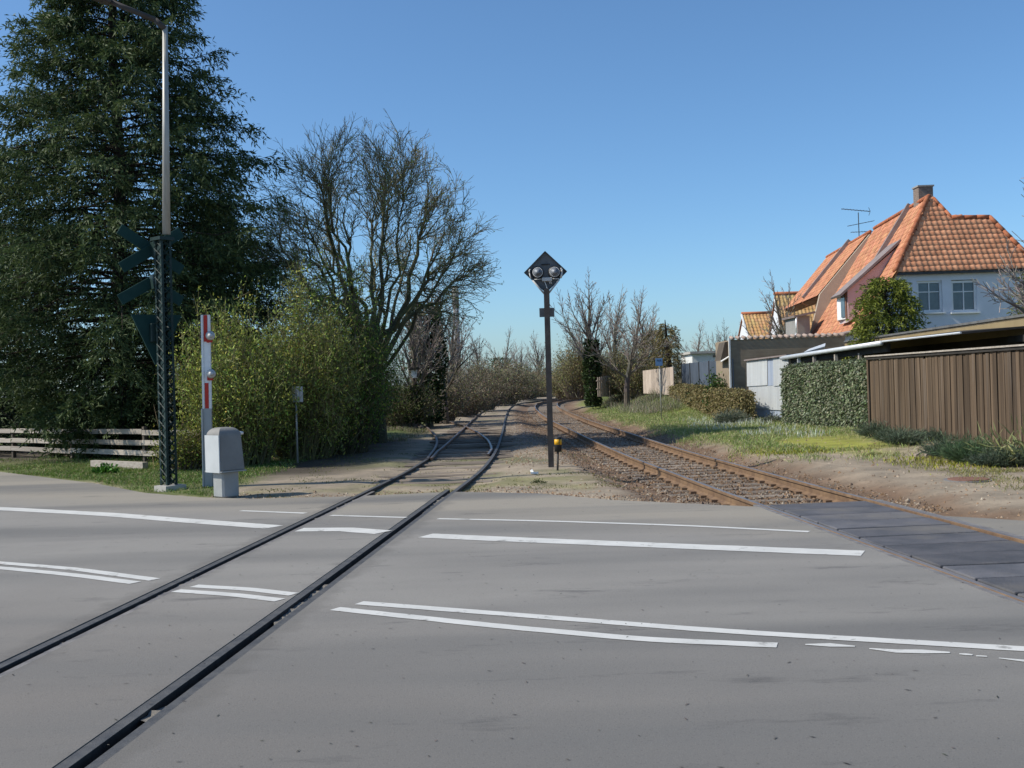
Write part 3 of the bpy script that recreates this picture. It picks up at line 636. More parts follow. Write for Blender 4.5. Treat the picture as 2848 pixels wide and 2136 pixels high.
part('handle', Soup().path([dc + UPV * .15 - Hh * .08 - N_ * .03, dc + UPV * .155 + Hh * .09 - N_ * .03], .012, 6), M['black'], dia)
foot = dc - UPV * .46
for sx in (-1, 1):
    part('brace', Soup().path([foot + Hh * sx * .02 - N_ * .05, dc + Hh * sx * .27 - UPV * .155 - N_ * .04], .018, 8), M['lampgrey'], dia, True)
    e = dc + Hh * sx * .30 - N_ * .05
    part('conduit', Soup().path([e - UPV * .13, e - UPV * .02 + Hh * sx * .025, e + UPV * .05 + Hh * sx * .025, e + UPV * .055], .011 if sx < 0 else .02, 8), M['cable'], dia, True)
    part('conduit', Soup().path([jb + Hh * sx * .10 + UPV * .01, jb + Hh * sx * .25 + UPV * .005], .009, 6), M['cable'], dia, True)
for dx in (-.05, .04, .07): part('conduit', Soup().path([jb - UPV * .03 + Hh * dx, jb - UPV * (.09 if dx > 0 else .26) + Hh * (dx + .02 if dx > 0 else .03)], .010, 6), M['cable'], dia, True)
sp_ = at(1521, 869, db[1] + .09); part('number_plate', bev(Soup().box(sp_, (.30, .008, .18), AXD).mesh('number_plate', False, org_of(dia)), .035, 3), M['sigback'], dia)
kb = gp(1550, 1306); mk = thing('marker_post', 'short black marker post with a yellow band beside the diamond signal pole', 'marker post', kb)
kt = at(1552, 1256, kb[1]); kk = at(1552, 1217, kb[1])
part('stake', Soup().path([kb - UPV * .1, kt + UPV * .02], .02, 8), M['darkpole'], mk, True)
part('drum', Soup().path([kt, kk], .07, 18), M['black'], mk, True)
yb_ = kt + (kk - kt) * .5; part('reflector', Soup().path([yb_, kt + (kk - kt) * .88], .0725, 18), M['yellow'], mk, True)
part('cap', Soup().path([kk, kk + UPV * .015], [.074, .06], 18), M['darkgrey'], mk, True)
part('divider', Soup().box(yb_ + UPV * .06 - np.array([-.02, .072, 0]), (.012, .01, .12)), M['black'], mk)

# ------------------------------------------------------------------ low timber fence on the left
fa, fb = gp(-160, 1263), gp(398, 1285); fence = thing('rail_fence', 'low weathered timber fence of three rails before the dark conifer', 'fence', (fa + fb) / 2)
fd = (fb - fa); fu = nrm(fd); fn = np.array([-fu[1], fu[0], 0]); posts = [gp(-160, 1263), gp(27, 1271), gp(197, 1277), gp(398, 1285), gp(555, 1291)]
postp = [fa + fu * ((p - fa) @ fu) for p in posts]
for p in postp: part('post', bev(Soup().box(p + UPV * .40 + fn * .07, (.10, .10, .95), (fu, fn, UPV)).mesh('post', False, org_of(fence)), .008, 1), M['wood_dark'], fence)
rl_ = Soup().box((0, 0, 0), (1, .035, .125)).mesh('rail_board'); rl_.materials.append(M['wood_grey'])
for i in range(4):
    a, b = postp[i], postp[i + 1]
    for zz in (.745, .485, .235):
        o = link('rail_board', rl_, fence); L = np.linalg.norm(b - a) - .012; c = (a + b) / 2 + UPV * (zz + .008 * rng.normal())
        o.location = Vector(c) - fence.location; o.scale = (L, 1, 1); o.rotation_euler = (0, .004 * rng.normal(), math.atan2(fu[1], fu[0]))
gb = (gp(200, 1299) + gp(450, 1303)) / 2; part('ground_beam', Soup().box(gp(330, 1300) + UPV * .07, (2.2, .14, .15), (fu, fn, UPV)), M['wood_grey'], fence)

# ------------------------------------------------------------------ pantiles
def isect(px, py, O, n):
    d = ray(px, py); c0 = np.array([0, 0, CH]); t = ((np.asarray(O) - c0) @ n) / (d @ n); return c0 + d * t
PW, PH = .213, .25
def tile_verts(pw=PW, ph=PH, amp=.025):
    xs = np.array([-.5, -.36, -.18, .02, .22, .40, .52]) * pw; zs = np.array([.35, .0, .05, .6, 1.0, .75, .3]) * amp
    lo = np.stack([xs, np.zeros(7), zs + .016], 1); hi = np.stack([xs, np.full(7, ph * 1.12), zs], 1); dn = lo.copy(); dn[:, 2] -= .016
    V = np.concatenate([lo, hi, dn]); i = np.arange(6)
    return V, np.concatenate([np.stack([i, i + 1, i + 8, i + 7], 1), np.stack([i + 14, i + 15, i + 1, i], 1)])
def inpoly(p, poly):
    x, y = p; c = False; n = len(poly)
    for i in range(n):
        x1, y1 = poly[i]; x2, y2 = poly[i - 1]
        if (y1 > y) != (y2 > y) and x < (x2 - x1) * (y - y1) / (y2 - y1) + x1: c = not c
    return c
def tile_field(O, u, w, poly, pw=PW, ph=PH, amp=.025, tint=.14):
    n = np.cross(u, w); V0, F0 = tile_verts(pw, ph, amp); P = np.array(poly); S_ = Soup()
    for j in range(int((P[:, 1].min()) / ph) - 1, int(P[:, 1].max() / ph) + 1):
        for i in range(int(P[:, 0].min() / pw) - 1, int(P[:, 0].max() / pw) + 2):
            if inpoly(((i + .5) * pw, (j + .45) * ph), poly):
                b = O + u * (i + .5) * pw + w * (j * ph + .004 * rng.normal()) + n * .004 * rng.random()
                S_.add(b + V0[:, :1] * u + V0[:, 1:2] * w + V0[:, 2:] * n, F0, np.array([1, 1, 1]) * (1 + tint * rng.normal()) * np.array([1, 1 + .06 * rng.normal(), 1]))
    return S_
def ridge_line(a, b, parent, r=.085, mtl='ridge', ln=.36):
    a = np.asarray(a, float); b = np.asarray(b, float); L = np.linalg.norm(b - a); d = (b - a) / L; n = max(1, int(L / ln))
    for k in range(n):
        p = a + d * (k * L / n - .02); q = a + d * ((k + 1) * L / n)
        part('ridge_tile', Soup().tubes(p, q, r * 1.06, r * .92, 10, cap=True), M[mtl], parent, True)

# ------------------------------------------------------------------ the house with the hipped tile roof
E1 = np.array([1.0, 0, 0]); E2 = nrm([.10, .995, 0])
O = at(2491, 756, 40.0); th = math.radians(55); wf = np.array([0, math.cos(th), math.sin(th)]); nf = np.cross(E1, wf)
fpx = [(2491, 756), (2583, 550), (2597, 553), (2647, 606), (2751, 604), (2848, 698), (2893, 751)]
fpt = [isect(x, y, O, nf) for x, y in fpx]; fpt[0] = O; fpt[-1][1] = O[1]; fpt[-1][2] = O[2]
fp2 = [((p - O) @ E1, (p - O) @ wf) for p in fpt]
A = fpt[1]
house = thing('tiled_house', 'white rendered house with steep orange tile roof, chimney and two windows', 'house', (15.5, 41, 0))
roof = part('roof', Soup().prism([p - nf * .05 for p in fpt], nf * 0, nf * .03), M['ridge'], house)
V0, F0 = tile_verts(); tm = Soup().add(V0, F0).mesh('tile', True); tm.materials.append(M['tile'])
Rm = Matrix(((E1[0], wf[0], nf[0]), (E1[1], wf[1], nf[1]), (E1[2], wf[2], nf[2]))).to_euler()
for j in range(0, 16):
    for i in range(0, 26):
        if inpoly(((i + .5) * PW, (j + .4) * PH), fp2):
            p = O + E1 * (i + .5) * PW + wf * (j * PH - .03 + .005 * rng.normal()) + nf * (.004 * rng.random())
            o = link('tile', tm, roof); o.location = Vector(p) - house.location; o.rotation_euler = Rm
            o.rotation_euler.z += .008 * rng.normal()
# west slope
AO = A - O; wv = nrm(AO - E2 * (AO @ E2)); nw = np.cross(wv, E2); nw = nw if nw[0] < 0 else -nw
vr = (A - O) @ wv; tr_ = (A - O) @ E2; vl = -(O[2] - 3.25) / wv[2]
def WP(t, v, h=0.0): return O + E2 * t + wv * v + nw * h
ue = -E2                                   # across direction so that the tile normal points outward
def west(t0, t1, v0, v1, h, clip, name, parent, cf=(1, 1, 1)):
    Oo = WP(t1, 0, h); poly = [(t1 - t, v) for t, v in clip]
    s_ = tile_field(Oo, ue, wv, poly); 
    for k in range(len(s_.c)): s_.c[k] = s_.c[k] * np.array(cf)
    o = part(name, s_, M['tilestuff'], parent); o['kind'] = 'stuff'; return o
T1, T2, T3 = 5.0, 11.4, 16.2
west(0, T2, vl, vr, 0, [(0, vl), (0, 0), (tr_, vr), (T2, vr), (T2, vl)], 'west_tiles', roof)
part('roof_deck', Soup().prism([WP(0, vl), WP(0, 0), WP(tr_, vr), WP(T2, vr), WP(T2, vl)], nw * -.09, nw * -.03), M['ridge'], roof)
ridge_line(O + nf * .04 + nw * .04, A + nf * .05 + nw * .05, roof, .09)
ridge_line(A + UPV * .06, WP(T2, vr) + UPV * .06, roof)
ridge_line(fpt[3] + nf * .03, fpt[4] + nf * .03, roof, .08)
ridge_line(fpt[2] + nf * .02, fpt[3] + nf * .02, roof, .06)
ridge_line(fpt[6] + nf * .04, fpt[4] + nf * .04, roof, .08)
# the roof surfaces on the far side
bk = Soup(); e_ = np.array([A[0] + 3.2, A[1] + 5.0, 5.29]); ea = A + E2 * 9.3
bk.add([fpt[2], fpt[3], fpt[3] + E2 * 9 + np.array([3.0, 0, -3]), ea], [[0, 1, 2, 3]]); bk.add([fpt[3], fpt[4], fpt[4] + E2 * 7, fpt[3] + E2 * 7], [[0, 1, 2, 3]])
bk.add([fpt[4], fpt[6], fpt[6] + E2 * 7, fpt[4] + E2 * 7], [[0, 1, 2, 3]])
part('back_slope', bk, M['tilestuff'], roof)
# party walls and the neighbouring raised roof
for t, h, w_ in ((T1, .16, .20),):
    b0_ = WP(t, (vl + vr) * .42); b1_ = WP(t, vr + .12); part('party_wall', Soup().box((b0_ + b1_) / 2 + nw * .05, (np.linalg.norm(b1_ - b0_), w_, .32), (wv, E2, nw)), M['flash'], house)
SH = .62
va, vb_ = vl * .12, vr - .22
part('gable_step', Soup().prism([WP(T2, vl * .95, -.05), WP(T2, vl * .9, .02), WP(T2, va, SH), WP(T2, vb_, .06), WP(T2, vb_, -.05)], E2 * .0, E2 * .3), M['render_beige'], house)
def nb_roof(t0, t1, nm_):
    p0, p1 = WP(t1, va - .1, SH + .03), WP(t1, vb_, .10); w2 = nrm(p1 - p0); L2 = np.linalg.norm(p1 - p0)
    o = part(nm_ + '_tiles', tile_field(p0, ue, w2, [(0, 0), (t1 - t0, 0), (t1 - t0, L2), (0, L2)]), M['tilestuff'], roof); o['kind'] = 'stuff'
    part(nm_ + '_deck', Soup().prism([WP(t0, va - .1, SH), WP(t0, vb_, .07), WP(t1, vb_, .07), WP(t1, va - .1, SH)], nw * -.4, nw * -.02), M['ridge'], roof)
nb_roof(T2 + .3, T3, 'neighbour'); nb_roof(T3 + .2, T3 + 6, 'far')
ridge_line(WP(T2, vb_, .1) + UPV * .04, WP(T3 + 6, vb_, .1) + UPV * .04, roof, .08)
b0_ = WP(T3, va * .5, SH); b1_ = WP(T3, vb_ + .2, .12); part('party_wall', Soup().box((b0_ + b1_) / 2, (np.linalg.norm(b1_ - b0_), .30, .34), (nrm(b1_ - b0_), E2, np.cross(nrm(b1_ - b0_), E2))), M['flash'], house)
# far wing dormer, grey with a pale downpipe
dgo = at(2234, 900, 50.0); part('grey_dormer', Soup().box(dgo + np.array([0, 1.0, -.2]), (.62, 2.0, 1.15)), M['render_grey'], house)
part('dormer_roof', Soup().box(dgo + np.array([.05, 1.0, .42]), (1.0, 2.3, .10), (nrm([1, 0, .18]), np.array([0, 1, 0]), nrm([-.18, 0, 1]))), M['flash'], house)
part('downpipe', Soup().path([dgo + np.array([-.34, -.1, .3]), dgo + np.array([-.34, -.1, -.45]), dgo + np.array([-.5, -.15, -.65])], .05, 8), M['zinc'], house, True)
# walls
YW = O[1] + .20; xe = WP(0, vl)[0]; xr = fpt[-1][0] - .1; zt = O[2] - .02
wins = [at(2586, 825, YW), at(2682, 824, YW)]; ww, wh = .94, 1.18
s_ = Soup(); xs = [O[0] + .1, wins[0][0] - ww / 2, wins[0][0] + ww / 2, wins[1][0] - ww / 2, wins[1][0] + ww / 2, xr]; zb, zq = wins[0][2] - wh / 2, wins[0][2] + wh / 2
s_.prism([(xe + .25, YW, 0), (O[0] + .1, YW, 0), (O[0] + .1, YW, zt), (xe + .25, YW, 3.35)], (0, 0, 0), (0, .25, 0))
for i in range(5):
    a, b = xs[i], xs[i + 1]
    if i in (1, 3):
        for z0, z1 in ((0, zb), (zq, zt)): s_.box(((a + b) / 2, YW + .125, (z0 + z1) / 2), (b - a, .25, z1 - z0))
    else: s_.box(((a + b) / 2, YW + .125, zt / 2), (b - a, .25, zt))
part('wall', s_, M['render_white'], house)
part('west_wall', Soup().prism([(xe + .25, YW + .25, 0), (xe + .5, YW + .25, 0), (xe + .5, YW + .25, 3.3), (xe + .25, YW + .25, 3.3)], (0, 0, 0), E2 * 16), M['render_white'], house)
part('eave_board', Soup().box(((O[0] + xr) / 2, O[1] + .03, O[2] - .07), (xr - O[0], .05, .10)), M['darkgrey'], house)
gut = [WP(0, vl) + nw * .0 + np.array([-.06, 0, -.04]), WP(T2, vl) + np.array([-.06, 0, -.04])]; part('gutter', Soup().path(gut, .06, 8), M['flash'], house, True)
for c in wins:
    wn = part('window', Soup().box(c + np.array([0, .10, wh / 2 - .04]), (ww, .07, .08)).box(c + np.array([0, .10, -wh / 2 + .05]), (ww, .07, .10)).box(c + np.array([-ww / 2 + .04, .10, 0]), (.08, .07, wh - .18)).box(c + np.array([ww / 2 - .04, .10, 0]), (.08, .07, wh - .18)), M['white'], house)
    part('glazing_bar', Soup().box(c + np.array([0, .095, 0]), (.035, .05, wh - .17)).box(c + np.array([-.2, .098, .18]), (.36, .045, .035)).box(c + np.array([.2, .098, .18]), (.36, .045, .035)), M['white'], wn)
    for sx in (-1, 1):
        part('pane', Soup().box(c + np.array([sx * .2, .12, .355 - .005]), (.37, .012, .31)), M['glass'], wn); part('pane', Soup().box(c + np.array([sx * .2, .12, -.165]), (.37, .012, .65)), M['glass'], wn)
    part('sill', Soup().box(c + np.array([0, .0, -wh / 2 - .025]), (ww + .14, .22, .05)), M['white'], wn)
part('room_dark_board', Soup().box((np.mean([w[0] for w in wins]), YW + 1.3, wins[0][2]), (3.2, .05, 2.0)), M['room_dark'], house)  # dark board behind the windows stands in for the unlit interior
# dormer on the west slope
yd = O[1] + 2.5; P_ = lambda x, z, dy=0.0: np.array([x + dy * .1, yd + dy, z])
ta = [at(2350, 808, yd), at(2362, 889, yd), at(2484, 684, yd)]
xf = ta[0][0] + .1; zt_, zb_ = ta[0][2], ta[1][2]; xa, za = ta[2][0] + .25, ta[2][2] + .1
dm = part('dormer', Soup().prism([P_(xf, zb_ - .1), P_(xf, zt_), P_(xa, za - .08), P_(xa + .6, za - .9)], (0, 0, 0), E2 * 1.7), M['render_pink'], house)
rd = nrm([xa - xf, 0, za - zt_]); rn = np.array([-rd[2], 0, rd[0]])
c_ = (P_(xf, zt_) + P_(xa, za)) / 2 + E2 * .85
part('dormer_roof', Soup().box(c_ + rn * .05 - rd * .12, (np.hypot(xa - xf, za - zt_) + .45, 1.95, .09), (rd, E2, rn)), M['flash'], dm)
part('dormer_frame', Soup().box(P_(xf - .02, (zt_ + zb_) / 2, .16), (.08, .14, zt_ - zb_ + .02)).box(P_(xf - .02, (zt_ + zb_) / 2, 1.55), (.08, .14, zt_ - zb_ + .02)), M['rust_iron'], dm)
part('dormer_window', Soup().box(P_(xf - .05, (zt_ + zb_) / 2, .85), (.06, 1.2, zt_ - zb_ - .1)), M['white'], dm)
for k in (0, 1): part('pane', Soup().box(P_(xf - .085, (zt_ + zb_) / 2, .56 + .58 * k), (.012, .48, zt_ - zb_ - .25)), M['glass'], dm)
# chimney
cc = at(2568, 560, 43.6); ch = part('chimney', Soup().box((cc[0], cc[1], 8.15), (.58, .58, 1.7)), M['chimbrick'], house); tz = at(2568, 522, 43.6)[2]
ch.location.z += tz - 9.0; part('chimney_cap', Soup().box((cc[0], cc[1], 9.02), (.66, .66, .06)), M['render_grey'], ch)
cc2 = at(2284, 795, 60.0); part('far_chimney', Soup().box(cc2 - UPV * .6, (.5, .5, 1.6)), M['chimbrick'], house)
# aerial
an0 = at(2391, 700, 54.0); an = thing('tv_aerial', 'thin television aerial with three cross arms on the far tiled roof', 'aerial', an0)
part('mast', Soup().path([an0 - UPV * .8, at(2387, 591, 54.0)], .022, 6), M['darkgrey'], an)
for (xa_, ya_, xb_, yb2, r) in ((2340, 581, 2420, 588, .018), (2357, 629, 2431, 614, .015), (2366, 646, 2436, 643, .014)):
    p, q = at(xa_, ya_, 54.0), at(xb_, yb2, 54.0); ar = part('boom', Soup().path([p, q], r, 6), M['darkgrey'], an); el = Soup()
    for k in np.linspace(.05, .97, 9): c = p + (q - p) * k; el.path([c - np.array([.05, .35, .02]), c + np.array([.05, .35, .02])], .008, 4)
    part('element', el, M['darkgrey'], ar)
p = at(2420, 588, 54.0); part('reflector', Soup().path([p + np.array([-.07, 0, .2]), p, p + np.array([-.07, 0, -.2])], .012, 5), M['darkgrey'], an)

# ------------------------------------------------------------------ two farther houses with yellowed roofs
def far_house(x0, x1, yt, ybm, D, label, nm='cottage'):
    a, b = at(x0, yt, D + 2.4), at(x1, yt, D + 2.4); ev = at(x0, ybm, D)[2]; zt2 = a[2]; t = thing(nm, label, 'house', ((a[0] + b[0]) / 2, D, 0), 'yellow roofed houses beyond the brick shed')
    O2 = np.array([a[0], D, ev]); w2 = np.array([0, 2.4, zt2 - ev]); L2 = np.linalg.norm(w2); w2 = w2 / L2; wid = b[0] - a[0]
    part('wall', Soup().prism([(a[0] + .1, D + .2, 0), (a[0] + .1, D + 4.6, 0), (a[0] + .1, D + 4.6, ev), (a[0] + .1, D + 2.4, zt2 - .12), (a[0] + .1, D + .2, ev)], (0, 0, 0), (wid - .2, 0, 0)), M['render_white'], t)
    rf = part('roof', Soup().prism([(a[0], D, ev), (a[0], D + 2.4, zt2), (a[0], D + 4.8, ev), (a[0], D + 2.4, zt2 - .1)], (0, 0, 0), (wid, 0, 0)), M['ridge'], t)
    o = part('tiles', tile_field(O2, E1, w2, [(0, 0), (wid, 0), (wid, L2), (0, L2)], .24, .33, .03, .07), M['tile_old'], rf); o['kind'] = 'stuff'
    part('ridge_cap', Soup().path([(a[0] - .05, D + 2.4, zt2 + .05), (b[0] + .05, D + 2.4, zt2 + .05)], .11, 8), M['ridge'], rf, True)
    part('gable_edge', Soup().box(((a[0] - .06), D + 1.2, (ev + zt2) / 2), (.10, 2.4 * 1.3, .12), (E1, w2, np.cross(E1, w2))), M['white'], rf); return t
far_house(2064, 2152, 874, 955, 74.0, 'low house with yellowed tile roof, its gable left of a white wall strip')
far_house(2154, 2290, 819, 955, 66.0, 'taller house with yellowed tile roof behind bare branches beside the orange roof')

# ------------------------------------------------------------------ brick shed wall, screens, white building
yB = 41.2; x0, x1 = at(2032, 1000, yB)[0], at(2352, 1000, yB)[0]; zB = at(2040, 945, yB)[2]
shed = thing('brick_shed', 'brown brick shed wall topped by a row of clay tile ends', 'shed', ((x0 + x1) / 2, yB, 0))
part('wall_core', Soup().box(((x0 + x1) / 2, yB + 1.478, zB / 2), (x1 - x0, 2.98, zB)), M['mortar'], shed)
bs = Soup()
nr = int(zB / .078)
for j in range(nr):
    for i in range(int((x1 - x0) / .25) + 1):
        xa_ = x0 + i * .25 + (.125 if j % 2 else 0); L = min(.244, x1 - xa_)
        if L > .05: bs.box((xa_ + L / 2, yB + .0018, (j + .5) * .078), (L, .03, .0725), None, np.array([1, 1, 1]) * (1 + .045 * rng.normal()))
o = part('brickwork', bs, M['brickwall'], shed); o['kind'] = 'stuff'
for i, xx in enumerate(np.arange(x0 + .1, x1, .235)):
    part('coping_tile', Soup().tubes((xx, yB - .07, zB + .045), (xx, yB + .4, zB + .11), .07, .065, 8, cap=True), M['coping'], shed, True)
part('corner_board', Soup().box((x0 - .03, yB - .02, zB / 2 + .05), (.06, .08, zB)), M['white'], shed)
gB = at(2017, 975, yB + .5); part('gable_overhang', Soup().prism([at(2004, 1003, yB + .4), at(2016, 952, yB + .4), at(2031, 948, yB + .4), at(2029, 995, yB + .4)], (0, 0, 0), (0, 1.2, 0)), M['wood_dark'], shed)
part('barge_board', Soup().path([at(2005, 1006, yB + .38), at(2031, 990, yB + .38), at(2031, 950, yB + .38)], .035, 4), M['white'], shed)
s0, s1 = np.array([x0 + .05, yB - .1, 0]), np.array([8.35, 53.0, .4]); zs0, zs1 = at(2030, 998, yB)[2], at(1900, 1012, 53.0)[2]
scr = thing('garden_screen', 'blue grey panel screen running back from the brick shed corner', 'garden screen', s0)
for k in range(5):
    a = s0 + (s1 - s0) * k / 5; b = s0 + (s1 - s0) * (k + 1) / 5; za_, zb2 = zs0 + (zs1 - zs0) * k / 5, zs0 + (zs1 - zs0) * (k + 1) / 5
    d_ = nrm(b - a); a2 = a + d_ * .03; b2 = b - d_ * .03
    part('panel', Soup().prism([(a2[0], a2[1], 0), (b2[0], b2[1], 0), (b2[0], b2[1], zb2), (a2[0], a2[1], za_)], (0, 0, 0), (.04, 0, 0)), M['screen'], scr)
    part('post', Soup().box((b[0], b[1], zb2 / 2), (.07, .07, zb2 + .02)), M['darkgrey'], scr)
wb0, wb1 = at(1925, 985, 62.0), at(2012, 985, 62.0)
wbd = thing('white_outbuilding', 'low white walled outbuilding partly seen above the blue grey screen', 'building', ((wb0[0] + wb1[0]) / 2, 62, 0))
part('wall', Soup().box(((wb0[0] + wb1[0]) / 2 + 1, 64, wb0[2] / 2), (wb1[0] - wb0[0] + 2, 4, wb0[2])), M['white'], wbd); part('roof_edge', Soup().box(((wb0[0] + wb1[0]) / 2 + 1, 63.9, wb0[2] + .08), (wb1[0] - wb0[0] + 2.3, 4.3, .14)), M['concrete'], wbd)
part('vent', Soup().box((at(1992, 990, 61.95)[0], 61.97, at(1992, 990, 62)[2]), (.35, .06, .14)), M['chimbrick'], wbd)

# ------------------------------------------------------------------ garage with flat roof, lean-to, corrugated wall
gar = thing('flat_roof_garage', 'low garage with beige fascia and dark open lean-to behind the hedge', 'garage', (11.5, 27, 0))
fz0, fz1 = 2.42, 2.80
ptsA = [np.array([12.35, 40.0, 0]), np.array([11.45, 24.0, 0]), np.array([11.9, 15.0, 0])]
zt_A = [at(2333, 953, 40.0)[2], at(2848, 880, 24.0)[2], at(2848, 880, 24.0)[2]]
for k in range(2):
    a, b = ptsA[k], ptsA[k + 1]; d_ = nrm(b - a); n_ = np.array([d_[1], -d_[0], 0]); n_ = n_ if n_[0] < 0 else -n_
    def q(p, z): return np.array([p[0], p[1], z])
    hgt = .40
    part('fascia', Soup().prism([q(a, zt_A[k] - hgt), q(b, zt_A[k + 1] - hgt), q(b, zt_A[k + 1]), q(a, zt_A[k])], n_ * 0, n_ * -.06), M['beige'], gar)
    part('roof_edge', Soup().prism([q(a, zt_A[k] + .002), q(b, zt_A[k + 1] + .002), q(b, zt_A[k + 1] + .06), q(a, zt_A[k] + .06)], n_ * .03, n_ * -.12), M['roofing'], gar)
    part('roof', Soup().prism([q(a, zt_A[k] - .05), q(b, zt_A[k + 1] - .05), q(b, zt_A[k + 1] - .05) + np.array([6, 0, 0]), q(a, zt_A[k] - .05) + np.array([1.2 if k == 0 else 6, 0, 0])], (0, 0, 0), (0, 0, .04)), M['roofing'], gar)
za_ = zt_A[1]
part('soffit_board', Soup().prism([(11.30, 24.6, za_ - .56), (11.80, 15, za_ - .56), (11.80, 15, za_ - .41), (11.30, 24.6, za_ - .41)], (0, 0, 0), (.3, 0, 0)), M['darkwood'], gar)
part('wall', Soup().prism([(11.62, 23.2, 0), (12.05, 15, 0), (12.05, 15, za_ - .57), (11.62, 23.2, za_ - .57)], (0, 0, 0), (.2, 0, 0)), M['beige'], gar)
part('back_wall', Soup().prism([(11.75, 23.4, 0), (12.2, 37.0, 0), (12.2, 37.0, 2.62), (11.75, 23.4, 2.62)], (0, 0, 0), (.1, 0, 0)), M['darkwood'], gar)
part('side_wall', Soup().box((10.7, 37.0, 1.1), (3.0, .1, 2.2)), M['darkwood'], gar)
g0, g1, g2 = at(2176, 995, 36.2), at(2455, 953, 28.0), at(2675, 929, 23.9)
e0, e1_, e2_ = np.array([12.1, 36.4, 2.55]), np.array([11.75, 28, 2.62]), np.array([11.6, 23.9, g2[2] + .1])
lr = Soup(); 
for a, b, c, d_ in ((g0, g1, e1_, e0), (g1, g2, e2_, e1_)): lr.prism([a, b, c, d_], UPV * .0, UPV * .05)
part('lean_to_roof', lr, M['darkwood'], gar)
part('gutter', Soup().path([g0 + np.array([-.05, -.05, -.01]), g1 + np.array([-.05, -.05, -.01])], .065, 10), M['zinc'], gar, True)
part('verge_strip', Soup().path([g1 + np.array([-.02, 0, .03]), g2 + np.array([-.02, 0, .03])], .025, 6), M['zinc'], gar)
b0_, b1_ = at(2205, 1004, 35.6), at(2460, 968, 27.8)
part('beam', Soup().prism([g0 - UPV * .02, g1 - UPV * .02, g1 - UPV * .24, g0 - UPV * .2], np.array([.12, 0, 0]), np.array([.2, 0, 0])), M['darkwood'], gar)
for (xx, dd) in ((2196, 35.4), (2247, 33.2), (2306, 31.4), (2372, 29.9)):
    p = at(xx, 1000, dd); part('post', Soup().box((p[0] + .2, p[1], 1.1), (.09, .09, 2.2)), M['lampgrey' if xx < 2200 else 'wood_grey'], gar)
bp = at(2222, 1000, 34.4); part('bracket', Soup().box(at(2222, 999, 34.6), (.10, .05, .24)), M['zinc'], gar)
part('roof_light', Soup().prism([at(2235, 985, 37.2), at(2294, 968, 37.8), at(2296, 959, 39.2), at(2250, 975, 39.4)], (0, 0, 0), (0, 0, .06)), M['zinc'], gar)
# corrugated wall
k0, k1 = gp(2086, 1172), gp(2196, 1180); k1 = np.array([k1[0], k1[1] - .2, 0]); cw = thing('corrugated_wall', 'pale corrugated plastic sheet wall in three tiers left of the ivy hedge', 'wall', (k0 + k1) / 2)
kd = nrm(k1 - k0); kn = np.array([kd[1], -kd[0], 0]); KL = np.linalg.norm(k1 - k0)
def sheet(u0, u1, z0, z1, off, mtl, tilt=0.0):
    n = max(8, int((u1 - u0) / .0125)); u = np.linspace(u0, u1, n); w_ = .011 * np.cos(u / .076 * 2 * np.pi) + off
    A_ = k0 + kd * u[:, None] + kn * w_[:, None]; V = np.concatenate([np.c_[A_[:, :2], np.full(n, z0) + tilt * u], np.c_[A_[:, :2] - kn[:2] * .015, np.full(n, z1) + tilt * u]]); i = np.arange(n - 1)
    part('sheet', Soup().add(V, np.stack([i, i + 1, i + n + 1, i + n], 1)), M[mtl], cw, True)
zK = at(2076, 1004, k0[1])[2]; zr = (at(2196, 990, k1[1])[2] - zK) / KL
sheet(-.08, .62 * KL * .8, zK * .58, zK, .030, 'corr', zr); sheet(.50 * KL, .66 * KL, zK * .57, zK, .012, 'corr_blue', zr); sheet(.64 * KL, KL, zK * .56, zK - .01, .034, 'corr', zr)
sheet(-.05, .5 * KL, zK * .22, zK * .60, .010, 'corr'); sheet(.46 * KL, KL, zK * .21, zK * .59, .018, 'corr'); sheet(0, KL, -.1, zK * .24, -.012, 'corr_blue')
part('top_batten', Soup().prism([k0 - kd * .15 + UPV * zK, k1 + UPV * (zK + zr * KL), k1 + UPV * (zK + zr * KL + .05), k0 - kd * .15 + UPV * (zK + .05)], kn * .10, kn * -.12), M['flash'], cw)
for u in (.02, .5, .98): part('post', Soup().box(k0 + kd * KL * u - kn * .08 + UPV * zK / 2, (.08, .08, zK), (kd, kn, UPV)), M['wood_grey'], cw)

# ------------------------------------------------------------------ brown board fence on the right
f0, f1 = gp(2426, 1219), gp(2790, 1258); fd_ = nrm(f1 - f0); L1 = np.linalg.norm(f1 - f0); fn_ = np.array([fd_[1], -fd_[0], 0]); fn_ = fn_ if fn_[0] < 0 else -fn_
bf = thing('board_fence', 'tall brown vertical board fence with dark cap at the right edge', 'fence', (f0 + f1) / 2)
zf0 = at(2426, 1000, f0[1])[2]; zf1 = at(2790, 976, f1[1])[2]; BW = .128
bmesh_ = Soup().box((0, 0, .5), (BW - .006, .022, 1.0)).mesh('board'); bmesh_.materials.append(M['board'])
for k in range(int((L1 + 3.2) / BW)):
    u = (k + .5) * BW; p = f0 + fd_ * u; zt2 = zf0 + (zf1 - zf0) * u / L1
    o = link('board', bmesh_, bf); p = p + fn_ * (.012 if k % 2 else 0.0) + fn_ * .004 * rng.normal()
    o.location = Vector((p[0], p[1], -.02 + .03 * rng.normal())) - bf.location; o.scale = (1 + .03 * rng.normal(), 1, zt2 + .02 + .01 * rng.normal()); o.rotation_euler = (0, .004 * rng.normal(), math.atan2(fd_[1], fd_[0]))
e_ = f0 + fd_ * (L1 + 3.2); zt2 = zf0 + (zf1 - zf0) * (L1 + 3.2) / L1
part('cap_board', Soup().prism([f0 - fd_ * .1 + UPV * (zf0 + .0), e_ + UPV * zt2, e_ + UPV * (zt2 + .06), f0 - fd_ * .1 + UPV * (zf0 + .06)], fn_ * .06, fn_ * -.10), M['darkwood'], bf)
